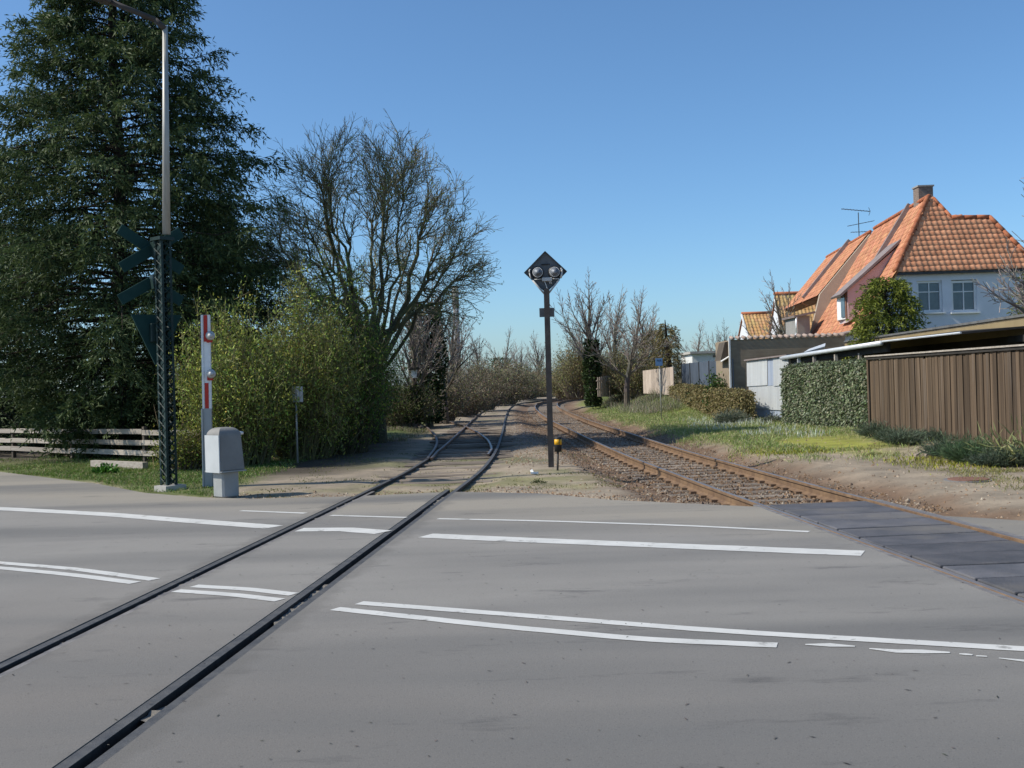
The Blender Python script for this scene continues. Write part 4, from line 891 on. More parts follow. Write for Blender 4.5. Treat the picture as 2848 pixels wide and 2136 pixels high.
part('cap_lath', Soup().prism([f0 - fd_ * .12 + UPV * (zf0 + .065), e_ + UPV * (zt2 + .065), e_ + UPV * (zt2 + .10), f0 - fd_ * .12 + UPV * (zf0 + .10)], fn_ * .09, fn_ * -.14), M['wood_grey'], bf)
part('back_rail', Soup().prism([f0 + UPV * .4, e_ + UPV * .4, e_ + UPV * .5, f0 + UPV * .5], fn_ * -.03, fn_ * -.08).prism([f0 + UPV * 1.5, e_ + UPV * 1.5, e_ + UPV * 1.6, f0 + UPV * 1.6], fn_ * -.03, fn_ * -.08), M['wood_dark'], bf)
part('end_post', Soup().box(f0 - fd_ * .06 + UPV * zf0 / 2, (.09, .09, zf0), (fd_, fn_, UPV)), M['board'], bf)

# ------------------------------------------------------------------ blue sign, far fences, manhole
sb = gp(1840, 1171); sg = thing('blue_sign', 'small blue sign with dark lettering on a thin post in the grass', 'sign', sb)
st_ = at(1834, 1012, sb[1]); part('post', Soup().path([sb - UPV * .1, st_], .022, 8), M['galv'], sg, True); pc_ = at(1833, 1007, sb[1] - .03)
pl = part('plate', bev(Soup().box(pc_, (.27, .012, .29)).mesh('plate', False, org_of(sg)), .035, 3), M['bluesign'], sg)
for k, cu in enumerate('RLR'):
    cd = bpy.data.curves.new('letter', 'FONT'); cd.body = cu; cd.size = .085; cd.extrude = .002; to = bpy.data.objects.new('letter', cd); COL.objects.link(to)
    dg = bpy.context.evaluated_depsgraph_get(); me = bpy.data.meshes.new_from_object(to.evaluated_get(dg)); bpy.data.objects.remove(to); me.name = 'letter'
    me.materials.clear(); me.materials.append(M['black']); lo = link('letter', me, pl); lo.rotation_euler = (math.pi / 2, 0, 0); lo.location = Vector((pc_[0] - .085 + k * .056, pc_[1] - .010, pc_[2] + .04)) - sg.location
def far_fence(pa, pb, top_a, top_b, D0, D1, n, mtl, nm, label, gap=.02, slat='board'):
    a, b = at(*pa, D0), at(*pb, D1); t = thing(nm, label, 'fence', (a + b) / 2); d_ = b - a; za_, zb2 = at(*top_a, D0)[2], at(*top_b, D1)[2]; L = np.linalg.norm(d_[:2]); du = nrm([d_[0], d_[1], 0]); dn = np.array([-du[1], du[0], 0])
    for k in range(n):
        u = (k + .5) / n; p = a + d_ * u; z1 = za_ + (zb2 - za_) * u; z0 = p[2] - .15; part(slat, Soup().box((p[0], p[1], (z0 + z1) / 2), (L / n - gap, .03, z1 - z0), (du, dn, UPV)), M[mtl], t)
    for f_ in (.3, .8): part('rail', Soup().path([a + UPV * ((za_ - a[2]) * f_) + dn * .04, b + UPV * ((zb2 - b[2]) * f_) + dn * .04], .035, 4), M[mtl], t)
    return t
M['wood_pale'] = mat('pale_wood', (.36, .29, .235), (.46, .38, .31), scale=3, rough=.9, rnd=.15)
far_fence((1662, 1095), (1700, 1096), (1662, 1050), (1700, 1042), 57, 59, 7, 'wood_pale', 'picket_fence', 'short pale picket fence beside the ivy covered trunk', .09, 'picket')
far_fence((1790, 1086), (1875, 1090), (1790, 1031), (1875, 1020), 56, 50, 10, 'wood_pale', 'plank_fence', 'pale plank fence panel behind the blue sign', .015)
mh = gp(2693, 1332); mo = thing('manhole_cover', 'round rusty manhole cover set in the dirt by the board fence', 'manhole', mh)
zM = float(height(np.array([mh[0]]), np.array([mh[1]]))[0])
part('cover', Soup().tubes((mh[0], mh[1], zM - .02), (mh[0], mh[1], zM + .030), .30, .30, 24, cap=True), M['rust_iron'], mo); part('collar', Soup().tubes((mh[0], mh[1], zM - .05), (mh[0], mh[1], zM + .018), .36, .36, 24, cap=True), M['strip'], mo)
# factory chimney far behind
fc = at(1274, 1060, 210); fz = at(1274, 798, 210)[2]; fch = thing('factory_chimney', 'tall grey factory chimney far behind the bare trees', 'chimney', (fc[0], 210, 0))
M['haze_grey'] = mat('chimney_concrete', (.24, .25, .27), (.30, .31, .33), scale=.3, rough=.9)
part('shaft', Soup().path([(fc[0], 210, -1), (fc[0], 210, fz)], [.75, .55], 16), M['haze_grey'], fch, True); part('crown', Soup().path([(fc[0], 210, fz - 4), (fc[0], 210, fz + .2)], [.68, .66], 16), M['render_grey'], fch, True)
# nest box on the ivy tree
nb = at(1152, 1037, 43.0); nbx = thing('nest_box', 'small white box under a dark roof hung on the ivy clad tree', 'nest box', nb - UPV * .2)
part('box', Soup().add([nb + np.array(v) for v in ((-.11, 0, -.2), (.07, 0, -.2), (.11, 0, .12), (-.12, 0, .12), (-.11, .2, -.2), (.07, .2, -.2), (.11, .2, .12), (-.12, .2, .12))], [[0, 1, 2, 3], [5, 4, 7, 6], [1, 5, 6, 2], [4, 0, 3, 7], [4, 5, 1, 0], [3, 2, 6, 7]]), M['white'], nbx)
part('roof', Soup().box(nb + np.array([.0, .08, .16]), (.42, .34, .05), (nrm([1, 0, .1]), np.array([0, 1, 0]), nrm([-.1, 0, 1]))), M['darkwood'], nbx)

# ------------------------------------------------------------------ vegetation builders
def jit(c, n, s=.18, hue=.06):
    c = np.asarray(c, float); return np.clip(c[None] * (1 + s * rng.normal(size=(n, 1))) * (1 + hue * rng.normal(size=(n, 3))), .005, 1)
def rot_about(d, ang, az):
    a = np.array([1.0, 0, 0]) if abs(d[2]) > .9 else np.array([0, 0, 1.0]); x = np.cross(d, a); x /= np.linalg.norm(x); y = np.cross(d, x)
    return d * math.cos(ang) + (x * math.cos(az) + y * math.sin(az)) * math.sin(ang)
def grow(R, p, d, L, r, lev, cfg, out):
    c = cfg[lev]; n = c['n']; taper = c.get('taper', .75); p = np.array(p, float); d = np.array(d, float); last = lev == len(cfg) - 1; az0 = R.random() * 6.28
    for i in range(n):
        d = d + R.gauss(0, c['wob']) * np.array([R.gauss(0, 1), R.gauss(0, 1), R.gauss(0, 1)]) * .6 + np.array([0, 0, c['up']]); d /= np.linalg.norm(d)
        q = p + d * (L / n); r0 = r * (1 - taper * i / n); r1 = r * (1 - taper * (i + 1) / n); out.append((p, q, r0, r1, lev)); p = q
        if not last and i + 1 >= c['from'] * n:
            k = c['kids'] / max(1, n - int(c['from'] * n)); k = int(k) + (R.random() < k - int(k))
            for m in range(k):
                az0 += 2.4 + R.gauss(0, .3); a = c['ang'] * (1 + R.gauss(0, .25)); rem = 1 - .45 * (i + 1) / n
                grow(R, p, rot_about(d, a, az0), L * c['len'] * rem * (.65 + .7 * R.random()), max(r1 * c['rad'], .003), lev + 1, cfg, out)
    if not last:
        grow(R, p, d, L * c['len'] * .8, max(r * (1 - taper), .003), lev + 1, cfg, out)
def tree_soup(segs, cols, rmin=.004, sides=(8, 6, 5, 3, 3)):
    s_ = Soup(); lev = np.array([x[4] for x in segs]); P0 = np.array([x[0] for x in segs]); P1 = np.array([x[1] for x in segs]); R0 = np.array([x[2] for x in segs]); R1 = np.array([x[3] for x in segs])
    for l in range(lev.max() + 1):
        m = lev == l
        if m.any(): s_.tubes(P0[m], P1[m] + (P1[m] - P0[m]) * .02, np.maximum(R0[m], rmin), np.maximum(R1[m], rmin * .8), sides[min(l, 4)], jit(cols[min(l, len(cols) - 1)], m.sum(), .12))
    return s_
def split_tree(segs, cols, nm, m=None, tl=1, rmin=.004):
    tr = tree_soup([q for q in segs if q[4] < tl], cols, rmin).mesh(nm + '_trunk'); cr = tree_soup([(a, b, c, d, l) for a, b, c, d, l in segs if l >= tl], cols, rmin).mesh(nm + '_crown')
    tr.materials.append(M['bark']); cr.materials.append(M['bark']); return tr, cr
def put_tree(nm, label, cat, loc, meshes, rz=0.0, sc=1.0, group=None, names=('trunk', 'crown')):
    t = thing(nm, label, cat, loc, group); t.rotation_euler = (0, 0, rz); t.scale = (sc, sc, sc) if not isinstance(sc, tuple) else sc
    for n_, me in zip(names, meshes): link(n_, me, t)
    return t

# the big bare tree behind the bush
R_ = random.Random(3)
cfg = [dict(n=4, wob=.06, up=.02, kids=13, ang=.80, len=2.0, rad=.50, **{'from': .40}, taper=.35), dict(n=8, wob=.12, up=.022, kids=14, ang=.55, len=.40, rad=.50, **{'from': .22}), dict(n=5, wob=.16, up=.03, kids=10, ang=.6, len=.48, rad=.50, **{'from': .12}), dict(n=4, wob=.2, up=.02, kids=6, ang=.6, len=.5, rad=.55, **{'from': .15}), dict(n=2, wob=.25, up=.02)]
sg_ = []
def crown_len(o, d, c=np.array([-.1, 0, 5.55]), e=np.array([3.75, 3.4, 4.15])):
    o_, d_ = (o - c) / e, d / e; A_ = d_ @ d_; B_ = o_ @ d_; C_ = o_ @ o_ - 1; return (-B_ + math.sqrt(max(B_ * B_ - A_ * C_, .01))) / A_
tk = [np.array([0, 0, -.2]), np.array([-.05, 0, .9]), np.array([.0, .03, 1.8]), np.array([-.05, 0, 2.6]), np.array([-.05, .02, 3.3])]
for i in range(4): sg_.append((tk[i], tk[i + 1], .30 - .03 * i, .27 - .03 * i, 0))
def bez(a, m, b, n):
    t = np.linspace(0, 1, n + 1)[:, None]; return a * (1 - t) ** 2 + 2 * m * t * (1 - t) + b * t ** 2
EC, ER = np.array([.05, 0, 5.3]), np.array([4.0, 3.3, 4.25]); LP, NLB = [], 19
for i in range(NLB):                      # main limbs fan out from the fork towards the crown outline
    ph = math.radians(4 + 84 * math.sqrt((i + .5) / NLB) + R_.gauss(0, 3)); az = i * 2.4 + R_.gauss(0, .2); d = np.array([math.sin(ph) * math.cos(az), math.sin(ph) * math.sin(az), math.cos(ph)])
    o = tk[2] + (tk[4] - tk[2]) * R_.random(); e = EC + d * ER * (.72 + .12 * R_.random()); e[2] = max(e[2], 4.0 + .6 * R_.random())
    m_ = (o + e) / 2 + np.array([d[0], d[1], 0]) * .5 + np.array([0, 0, -.35 + .3 * R_.random()]); P_ = bez(o, m_, e, 9)
    P_[1:-1] += np.array([[R_.gauss(0, .07) for _ in range(3)] for _ in range(8)]); r_ = .065 + .05 * R_.random()
    for k in range(9): sg_.append((P_[k], P_[k + 1], r_ * (1 - .085 * k), r_ * (1 - .085 * (k + 1)), 1)); LP.append((P_[k + 1], np.linalg.norm(P_[k + 1] - tk[3]), r_ * (1 - .085 * (k + 1))))
LQ = np.array([p[0] for p in LP]); LD = np.array([p[1] for p in LP]); LRr = np.array([p[2] for p in LP])
for i in range(400):                      # branches from the limbs to points through the outer shell
    v = np.array([R_.gauss(0, 1), R_.gauss(0, 1), R_.gauss(.35, 1)]); v /= np.linalg.norm(v); T_ = EC + v * ER * (.62 + .42 * R_.random() ** .7)
    if T_[2] < 3.3: continue
    dt = np.linalg.norm(T_ - tk[3]); w_ = np.linalg.norm(LQ - T_, axis=1) + np.where(LD > dt * .85, 4, 0) + .25 * np.abs(LD - .55 * dt); k0_ = int(np.argmin(w_)); S0 = LQ[k0_]
    out_ = nrm(S0 - tk[3]); m_ = S0 + (T_ - S0) * .45 + out_ * .25 * np.linalg.norm(T_ - S0) * .5; P_ = bez(S0, m_, T_, 5); P_[1:] += np.array([[R_.gauss(0, .05) for _ in range(3)] for _ in range(5)])
    r_ = min(.035, LRr[k0_] * .6)
    for k in range(5):
        sg_.append((P_[k], P_[k + 1], r_ * (1 - .15 * k), r_ * (1 - .15 * (k + 1)), 2)); dd = nrm(P_[k + 1] - P_[k])
        for q_ in range(1 if k < 2 else 3):
            d2 = nrm(rot_about(dd, .5 + .35 * R_.random(), R_.random() * 6.28) + out_ * .25 + np.array([0, 0, .1])); L2 = .28 + .55 * R_.random(); a_ = P_[k] + (P_[k + 1] - P_[k]) * R_.random(); b_2 = a_ + d2 * L2 * .5; d3 = nrm(d2 + np.array([R_.gauss(0, .22) for _ in range(3)])); c_2 = b_2 + d3 * L2 * .5
            sg_.append((a_, b_2, .009, .007, 3)); sg_.append((b_2, c_2, .007, .004, 3))
            for z_ in range(2): d4 = nrm(rot_about(d3, .6, R_.random() * 6.28)); sg_.append((b_2 if z_ else (b_2 + c_2) / 2, (b_2 if z_ else (b_2 + c_2) / 2) + d4 * (.12 + .22 * R_.random()), .006, .004, 4))
BC = [(.09, .08, .048), (.12, .115, .058), (.18, .17, .085), (.21, .205, .10), (.26, .21, .135)]
print('big tree segs', len(sg_))
bt_ = gp(1045, 1200); bt_ = np.array([at(1045, 1000, 33.0)[0], 33.0, 0])
tr, cr = split_tree(sg_, BC, 'bare_tree', rmin=.006)
big = put_tree('bare_tree', 'large spreading leafless tree rising behind the dense green bush', 'tree', bt_, (tr, cr), 1.0)
tips = np.array([q[1] for q in sg_ if q[4] >= 3]); sel = tips[(tips[:, 2] < 9.0)]; sel = sel[rng.random(len(sel)) < np.clip(.72 - .10 * (sel[:, 2] - 3) - .05 * sel[:, 0], .08, .65)]
bd_ = Soup(); bd_.blades(sel, rng.normal(size=(len(sel), 3)) + [0, 0, .5], .06 + .06 * rng.random(len(sel)), .03, jit((.22, .28, .06), len(sel)))
me = bd_.mesh('buds'); me.materials.append(M['leaf']); o = link('buds', me, big); o['kind'] = 'stuff'

# generic bare trees, three shapes
def generic(seed, h, spread, n1=8):
    R2 = random.Random(seed); cf = [dict(n=4, wob=.08, up=.05, kids=n1, ang=spread, len=.95, rad=.55, **{'from': .4}, taper=.45), dict(n=5, wob=.14, up=.09, kids=8, ang=.55, len=.45, rad=.55, **{'from': .2}), dict(n=4, wob=.18, up=.06, kids=7, ang=.55, len=.5, rad=.6, **{'from': .15}), dict(n=2, wob=.22, up=.04)]
    out = []; grow(R2, (0, 0, -.2), (.02, 0, 1), h * .5, h * .028, 0, cf, out); return out
GC = [(.13, .115, .09), (.17, .15, .12), (.26, .225, .19), (.33, .285, .245)]  # bark colours paled a little in place of distance haze
GT = [split_tree(generic(s_, 6.0, a, n_), GC, 'tree%d' % s_, rmin=.010) for s_, a, n_ in ((21, .6, 9), (22, .75, 8), (23, .45, 9))]
def ivy(t, h, r, n, base=0.0, loc=True):          # evergreen climber round a trunk
    a = rng.random(n) * 6.28; z = base + h * rng.random(n); rr = r * (.35 + .75 * rng.random(n)) * (1.1 - .5 * np.abs(z - base - h * .5) / h)
    P = np.c_[np.cos(a) * rr, np.sin(a) * rr, z]; D = np.c_[np.cos(a), np.sin(a), .3 * rng.normal(size=n)] + .6 * rng.normal(size=(n, 3))
    me = Soup().blades(P, D, .10 + .06 * rng.random(n), .09, jit((.035, .06, .018), n, .3)).mesh('ivy'); me.materials.append(M['leaf']); o = link('ivy', me, t); o['kind'] = 'stuff'; return o
GL = 'bare trees along the line'
def T(px, D, k, sc, label, rz=0.0, z=0.0, nm='bare_tree', group=GL):
    p = at(px, 1060, D); return put_tree(nm, label, 'tree', (p[0], D, z), GT[k], rz, sc, group)
t = T(1148, 43.5, 0, .95, 'leafless tree holding the white nest box', .4); ivy(t, 1.6, .35, 900, .2)
t = T(1192, 45.5, 2, 1.08, 'leafless tree with trunk wrapped in dark ivy, right of the nest box', 1.9); ivy(t, 4.6, .62, 5200, .1)
T(1236, 47.5, 1, 1.0, 'bare fan shaped tree standing in front of the factory chimney', 2.6)
T(1262, 62, 0, 1.15, 'bare tree just right of the factory chimney, beyond the thicket', 4.1)
t = T(1388, 85, 1, 1.0, 'pollard like bare tree with ivy foot left of the rail curve', .9); ivy(t, 3.5, .8, 1800, .1)
T(1340, 95, 2, 1.05, 'thin bare tree over the brown thicket, left of the rail curve', .2)
T(1452, 110, 0, .95, 'pale bare tree beyond the end of the rail curve', 3.0)
T(1498, 118, 2, 1.20, 'taller feathery bare tree just left of the diamond signal pole', 5.0)
T(1560, 125, 1, .85, 'small bare tree far down the line right of the signal pole', 1.0)
t = T(1648, 58, 0, 1.15, 'wide bare tree with dark ivy column above the picket fence', 2.2, .6); ivy(t, 3.1, .36, 3000, -.3)
T(1742, 52, 1, .92, 'slender bare tree growing from the grassy bank near the blue sign', .7, .5)
T(1700, 68, 2, 1.15, 'upright bare tree behind the picket fence', 3.3, .6)
T(1795, 72, 2, 1.15, 'tall thin bare tree behind the plank fence', 5.1, .6)
T(1930, 64, 1, .8, 'bare shrubby tree beyond the blue grey screen', 1.4, .2)
T(2020, 85, 0, 1.0, 'gnarled dark bare tree left of the yellowed roofs', 2.0)
T(2195, 54, 2, 1.12, 'yellowish twiggy tree in front of the yellowed tile roofs', .3)
T(2248, 90, 1, 1.05, 'small round bare treetop peeking above the yellowed roof ridge', 4.0)
put_tree('bare_tree', 'bare branches of a garden tree at the right picture edge before the house', 'tree', (at(2965, 1000, 31.0)[0], 31.0, 0), GT[1], 4.4, 1.2)

# ------------------------------------------------------------------ conifers
def conifer(nm, label, loc, Ht, prof, seed, nb=300, sub=16, col=(.024, .052, .02), tip=(.10, .135, .045), low=.25):
    r0 = np.random.default_rng(seed); t = thing(nm, label, 'tree', loc)
    tr = Soup(); hs_ = np.linspace(0, Ht, 14); tr.path(np.c_[.06 * np.sin(hs_), .05 * np.cos(hs_ * 1.3), hs_], .28 * (1 - hs_ / Ht) + .02, 8, (.05, .038, .03)); me = tr.mesh('trunk'); me.materials.append(M['bark']); link('trunk', me, t)
    br = Soup(); S_ = Soup(); PP, DD, LL, CC, WW = [], [], [], [], []
    for b in range(nb):
        z = low + (Ht - low) * (b + r0.random()) / nb; az = b * 2.399 + r0.normal() * .3; L = np.interp(z, *prof) * (.72 + .42 * r0.random())
        if L < .15: continue
        u = np.linspace(0, 1, 9); out = np.array([math.cos(az), math.sin(az), 0]); dro = .42 - .16 * (z / Ht) + .14 * r0.normal()
        pts = np.array([0, 0, z]) + out * (u * L)[:, None] + UPV * (L * (.16 * u - dro * u ** 2 + .22 * np.clip(u - .72, 0, 1) * 2))[:, None]
        br.tubes(pts[:-1], pts[1:], .028 * (1 - u[:-1]) * L / 3 + .006, .028 * (1 - u[1:]) * L / 3 + .005, 4, (.05, .038, .028))
        side = np.array([-out[1], out[0], 0]); n = int(sub * (.6 + L / 3)); m = 10
        uu = .22 + .78 * r0.random(n) ** .75; base = np.stack([np.interp(uu, u, pts[:, k]) for k in range(3)], 1)
        sg = np.where(r0.random(n) < .5, -1, 1.0); Ls = (.30 + .55 * (1 - uu) * L / 3 + .28 * r0.random(n)) * (.8 + .5 * (L / 4))
        dirs = out * (.55 + .5 * r0.random(n))[:, None] + side * (sg * (.4 + .55 * r0.random(n)))[:, None] + UPV * (-.28 + .32 * r0.normal(size=n))[:, None]; dirs /= np.linalg.norm(dirs, axis=1, keepdims=True)
        k = r0.random((n, m)); pos = base[:, None] + dirs[:, None] * (Ls[:, None] * k)[..., None]; pos[..., 2] -= (.25 * Ls[:, None] * k ** 2)
        bd = dirs[:, None] * .8 + .55 * r0.normal(size=(n, m, 3)); bd[..., 2] -= .12
        PP.append(pos.reshape(-1, 3)); DD.append(bd.reshape(-1, 3)); LL.append((.10 + .11 * r0.random(n * m))); w = (uu[:, None] * .6 + .5 * k).reshape(-1)
        cc = np.asarray(col) + (np.asarray(tip) - col) * np.clip(w * .7 + .35 * r0.normal(size=n * m), 0, 1)[:, None]; CC.append(cc * (.85 + .3 * r0.random((n * m, 1)))); WW.append(.028 + .022 * r0.random(n * m))
    P = np.concatenate(PP); S_.blades(P, np.concatenate(DD), np.concatenate(LL), np.concatenate(WW), np.concatenate(CC), bend=.12)
    me = br.mesh('branches'); me.materials.append(M['bark']); link('branches', me, t); me = S_.mesh('crown'); me.materials.append(M['leaf']); link('crown', me, t); print(nm, len(P)); return t
cl = at(345, 1000, 30.4)
conifer('conifer_tree', 'very tall dark feathery conifer filling the left of the picture', (cl[0], 30.4, 0), 17.5, ([0, 1.4, 2.8, 4.7, 7.0, 9, 11.5, 13.8, 17.5], [2.1, 2.4, 4.0, 4.5, 4.4, 3.6, 2.55, 1.7, .1]), 5, 470, 36)
c2_ = at(-40, 1000, 34.0); conifer('conifer_tree', 'dark conifer cut by the left picture edge behind the tall one', (c2_[0] - 1.6, 36, 0), 11.0, ([0, 3, 6, 9, 11.0], [3.6, 3.6, 2.9, 1.6, .1]), 6, 330, 20, (.018, .036, .016), (.06, .08, .03))
c3_ = at(620, 1000, 36.5); conifer('conifer_tree', 'lower dark conifer filling the gap behind the tall one and the bush', (c3_[0], 36.5, 0), 8.2, ([0, 2, 4, 6, 8.2], [2.7, 2.7, 2.3, 1.5, .1]), 8, 220, 16)
cs = at(2470, 930, 36.5)
conifer('cypress_shrub', 'yellow green cypress shrub in front of the white house wall', (cs[0], 36.5, 0), at(2480, 772, 36.5)[2], ([0, 2.2, 3.2, 4.2, 5.0], [1.25, 1.2, 1.1, .75, .15]), 9, 230, 11, (.05, .075, .018), (.23, .26, .035), .6)
ce = at(2884, 800, 33.0); conifer('cypress_shrub', 'green conifer just entering at the right picture edge', (ce[0], 33.0, 0), 4.9, ([0, 2, 4, 4.9], [.75, .75, .5, .1]), 10, 110, 8, (.04, .06, .018), (.16, .17, .03), .4)
for (px, D, ht, wd, lab) in ((1818, 61, 4.1, .95, 'left one of two olive brown clipped cypresses behind the plank fence'), (1856, 57, 4.3, .8, 'right one of two olive brown clipped cypresses, beside the blue grey screen')):
    p = at(px, 1000, D); conifer('cypress', lab, (p[0], D, .4), ht, ([0, ht * .3, ht * .8, ht * .93, ht], [wd * .8, wd * .8, wd * .62, wd * .3, .05]), int(px), 150, 7, (.13, .12, .045), (.27, .22, .10), .1)

# ------------------------------------------------------------------ bushes
def bush(nm, label, loc, r, h, nst, nlf, lc, seed, ls=.07, stemc=(.16, .12, .07), cat='bush', group=None, sq=(1, 1), lean=.0, fill=1.0):
    r0 = np.random.default_rng(seed); t = thing(nm, label, cat, loc, group)
    n = nst; a = r0.random(n) * 6.28; k = np.sqrt(r0.random(n)); b0 = np.c_[np.cos(a) * k * r * .45 * sq[0], np.sin(a) * k * r * .45 * sq[1], np.zeros(n)]
    lump = .62 + .55 * vnoise(40 + np.cos(a) * k * 2.6, 40 + np.sin(a) * k * 2.6, .8, seed)
    hh = lump * h * (.5 + .6 * r0.random(n)) * np.sqrt(np.clip(1.05 - .75 * k * k, .05, 1)); a2 = a + .5 * r0.normal(size=n)
    tip = np.c_[np.cos(a2) * k * r * sq[0] * (.75 + .45 * r0.random(n)), np.sin(a2) * k * r * sq[1] * (.75 + .45 * r0.random(n)), hh]; tip[:, 0] += lean * hh
    u = np.linspace(0, 1, 6); st_ = Soup(); allp = []
    for i in range(5):
        f0, f1 = u[i], u[i + 1]; q = lambda f: b0 + (tip - b0) * np.array([f ** 1.3, f ** 1.3, f ** .85]) + np.sin(f * 9 + a)[:, None] * np.array([.04, .04, 0])
        st_.tubes(q(f0), q(f1), .012 * (1 - f0) + .003, .012 * (1 - f1) + .003, 3, jit(stemc, n, .25))
    m = int(nlf / n) + 1; f = (r0.random((n, m)) ** .55) * fill; q = b0[:, None] + (tip - b0)[:, None] * np.stack([f ** 1.3, f ** 1.3, f ** .85], -1) + r0.normal(size=(n, m, 3)) * (.07 + .045 * r) * (.5 + 1.2 * r0.random((n, 1, 1)))
    q = q.reshape(-1, 3); q = q[q[:, 2] > .03]; nn = len(q)
    # side twigs
    if len(lc) > 2 and h > 3:      # long young shoots standing above the outline
        ks = r0.integers(0, n, n // 2); e0 = tip[ks] * np.array([.92, .92, .9]); e1 = e0 + np.c_[.16 * r0.normal(size=(len(ks), 2)), .25 + .45 * r0.random(len(ks))]; st_.tubes(e0, e1, .007, .003, 3, jit(np.array(stemc) * 1.5, len(ks), .25))
        f2 = r0.random((len(ks), 9)); q = np.concatenate([q, (e0[:, None] + (e1 - e0)[:, None] * f2[..., None] + .03 * r0.normal(size=(len(ks), 9, 3))).reshape(-1, 3)]); nn = len(q)
    ix = r0.integers(0, nn, nn // (5 if h > 4.1 else 16)); sp2 = q[ix] + r0.normal(size=(len(ix), 3)) * .16 + [0, 0, .12]; st_.tubes(q[ix], sp2, .005, .003, 3, jit(np.array(stemc) * 1.3, len(ix), .3))
    lf = Soup(); pick = r0.random(nn); cols = np.where((pick < .5)[:, None], jit(lc[0], nn, .25, .1), jit(lc[1], nn, .25, .1)); 
    if len(lc) > 2: cols = np.where((pick > .74)[:, None], jit(lc[2], nn, .2, .1), cols)
    lf.blades(q, r0.normal(size=(nn, 3)) + [0, 0, .8], ls * (.45 + 1.1 * r0.random(nn)), ls * .42, cols)
    me = st_.mesh('stems'); me.materials.append(M['bark']); link('stems', me, t); me = lf.mesh('foliage'); me.materials.append(M['leaf']); link('foliage', me, t); return t
LO = [(.22, .27, .055), (.14, .175, .038), (.42, .44, .09)]; DG = [(.08, .15, .024), (.12, .19, .032), (.28, .34, .055)]
bush('budding_bush', 'tall olive budding bush beside the raised barrier boom', (-6.3, 24.7, 0), 1.5, 3.9, 420, 22000, LO, 41, .08, (.20, .18, .08))
bush('budding_bush', 'olive twiggy bush in the middle of the thicket over the grey relay box', (-5.05, 26.3, 0), 1.45, 4.15, 420, 22000, LO, 42, .08, (.20, .18, .08))
bush('leafy_bush', 'darker green arching bush overhanging the siding points', (-4.5, 28.0, 0), 1.55, 4.5, 380, 26000, DG, 43, .08, (.13, .11, .06))
bush('leafy_bush', 'rearmost dark green bush of the thicket beside the curved branch rails', (-4.9, 31.6, 0), 1.7, 4.5, 340, 22000, DG, 44, .08, (.13, .11, .06))
bush('leafy_bush', 'low green sprouting shrub between the lattice mast and the barrier', (-7.2, 23.9, 0), .75, 1.25, 130, 6000, [(.10, .14, .02), (.16, .19, .03), (.28, .28, .04)], 45, .06)
BR = [(.20, .175, .105), (.25, .205, .135), (.17, .18, .075)]; BRG = 'brown thicket beside the far track'
for i, (px, D, r, h, lab) in enumerate(((1215, 49, 1.5, 2.3, 'dark low bramble at the foot of the ivy tree'), (1275, 56, 1.9, 2.9, 'brown leafless shrub right of the ivy tree'), (1325, 66, 2.2, 3.3, 'brown leafless shrub left of the inner rail bend'), (1385, 80, 2.6, 3.3, 'brown shrub under the pollard like tree'), (1440, 100, 3.4, 3.4, 'brown shrub above the far rail bend'), (1500, 112, 3.6, 3.2, 'purplish shrub behind the far end of the rails'), (1560, 122, 4.2, 3.0, 'shrub closing the view right of the signal pole'), (1110, 44, 1.6, 2.2, 'greenish shrub between the dark bush and the nest box tree'))):
    p = at(px, 1060, D); bush('brown_shrub', lab, (p[0], D, 0), r, h, 420, 7500, BR if i < 7 else [(.09, .12, .03), (.13, .13, .06)], 60 + i, .11 if D < 70 else .17, (.27, .22, .175), 'shrub', BRG, (1.1, 1.0))
for i, (px, D, r, h, z, lab) in enumerate(((1590, 66, 1.9, 2.9, .5, 'olive shrub at the left end of the right bank'), (1612, 60, 1.7, 3.6, .7, 'tall olive thicket left of the ivy column'), (1680, 62, 1.6, 2.2, .8, 'yellow green shrub over the picket fence'), (1715, 60, 1.5, 2.6, .8, 'brownish shrub right of the picket fence'), (1770, 58, 1.6, 2.7, .7, 'brownish shrub left of the plank fence'), (1750, 78, 3.0, 4.0, .3, 'purple brown thicket behind the bank'), (1905, 68, 1.8, 2.6, .2, 'thin brown shrub behind the blue grey screen'), (1660, 84, 3.0, 4.2, .3, 'grey purple thicket behind the wide bare tree'))):
    p = at(px, 1060, D); bush('bank_shrub', lab, (p[0], D, z), r, h, 380, 8500, [(.21, .20, .08), (.17, .17, .06), (.28, .24, .12)] if i not in (5, 7) else [(.24, .19, .16), (.20, .155, .13)], 80 + i, .10, (.26, .21, .155), 'shrub', 'shrubs on the right bank')
ev = at(1998, 1090, 42.2); bush('evergreen_shrub', 'glossy dark evergreen shrub before the blue grey screen', (ev[0], 42.2, .1), .5, 1.85, 90, 3600, [(.03, .075, .02), (.05, .11, .03), (.12, .19, .04)], 95, .13, cat='shrub')
ev = at(1945, 1090, 46.0); bush('evergreen_shrub', 'spiky dark shrub in the shade of the blue grey screen', (ev[0], 46.0, .15), .45, 1.35, 70, 2000, [(.025, .055, .02), (.05, .10, .04)], 96, .13, cat='shrub')

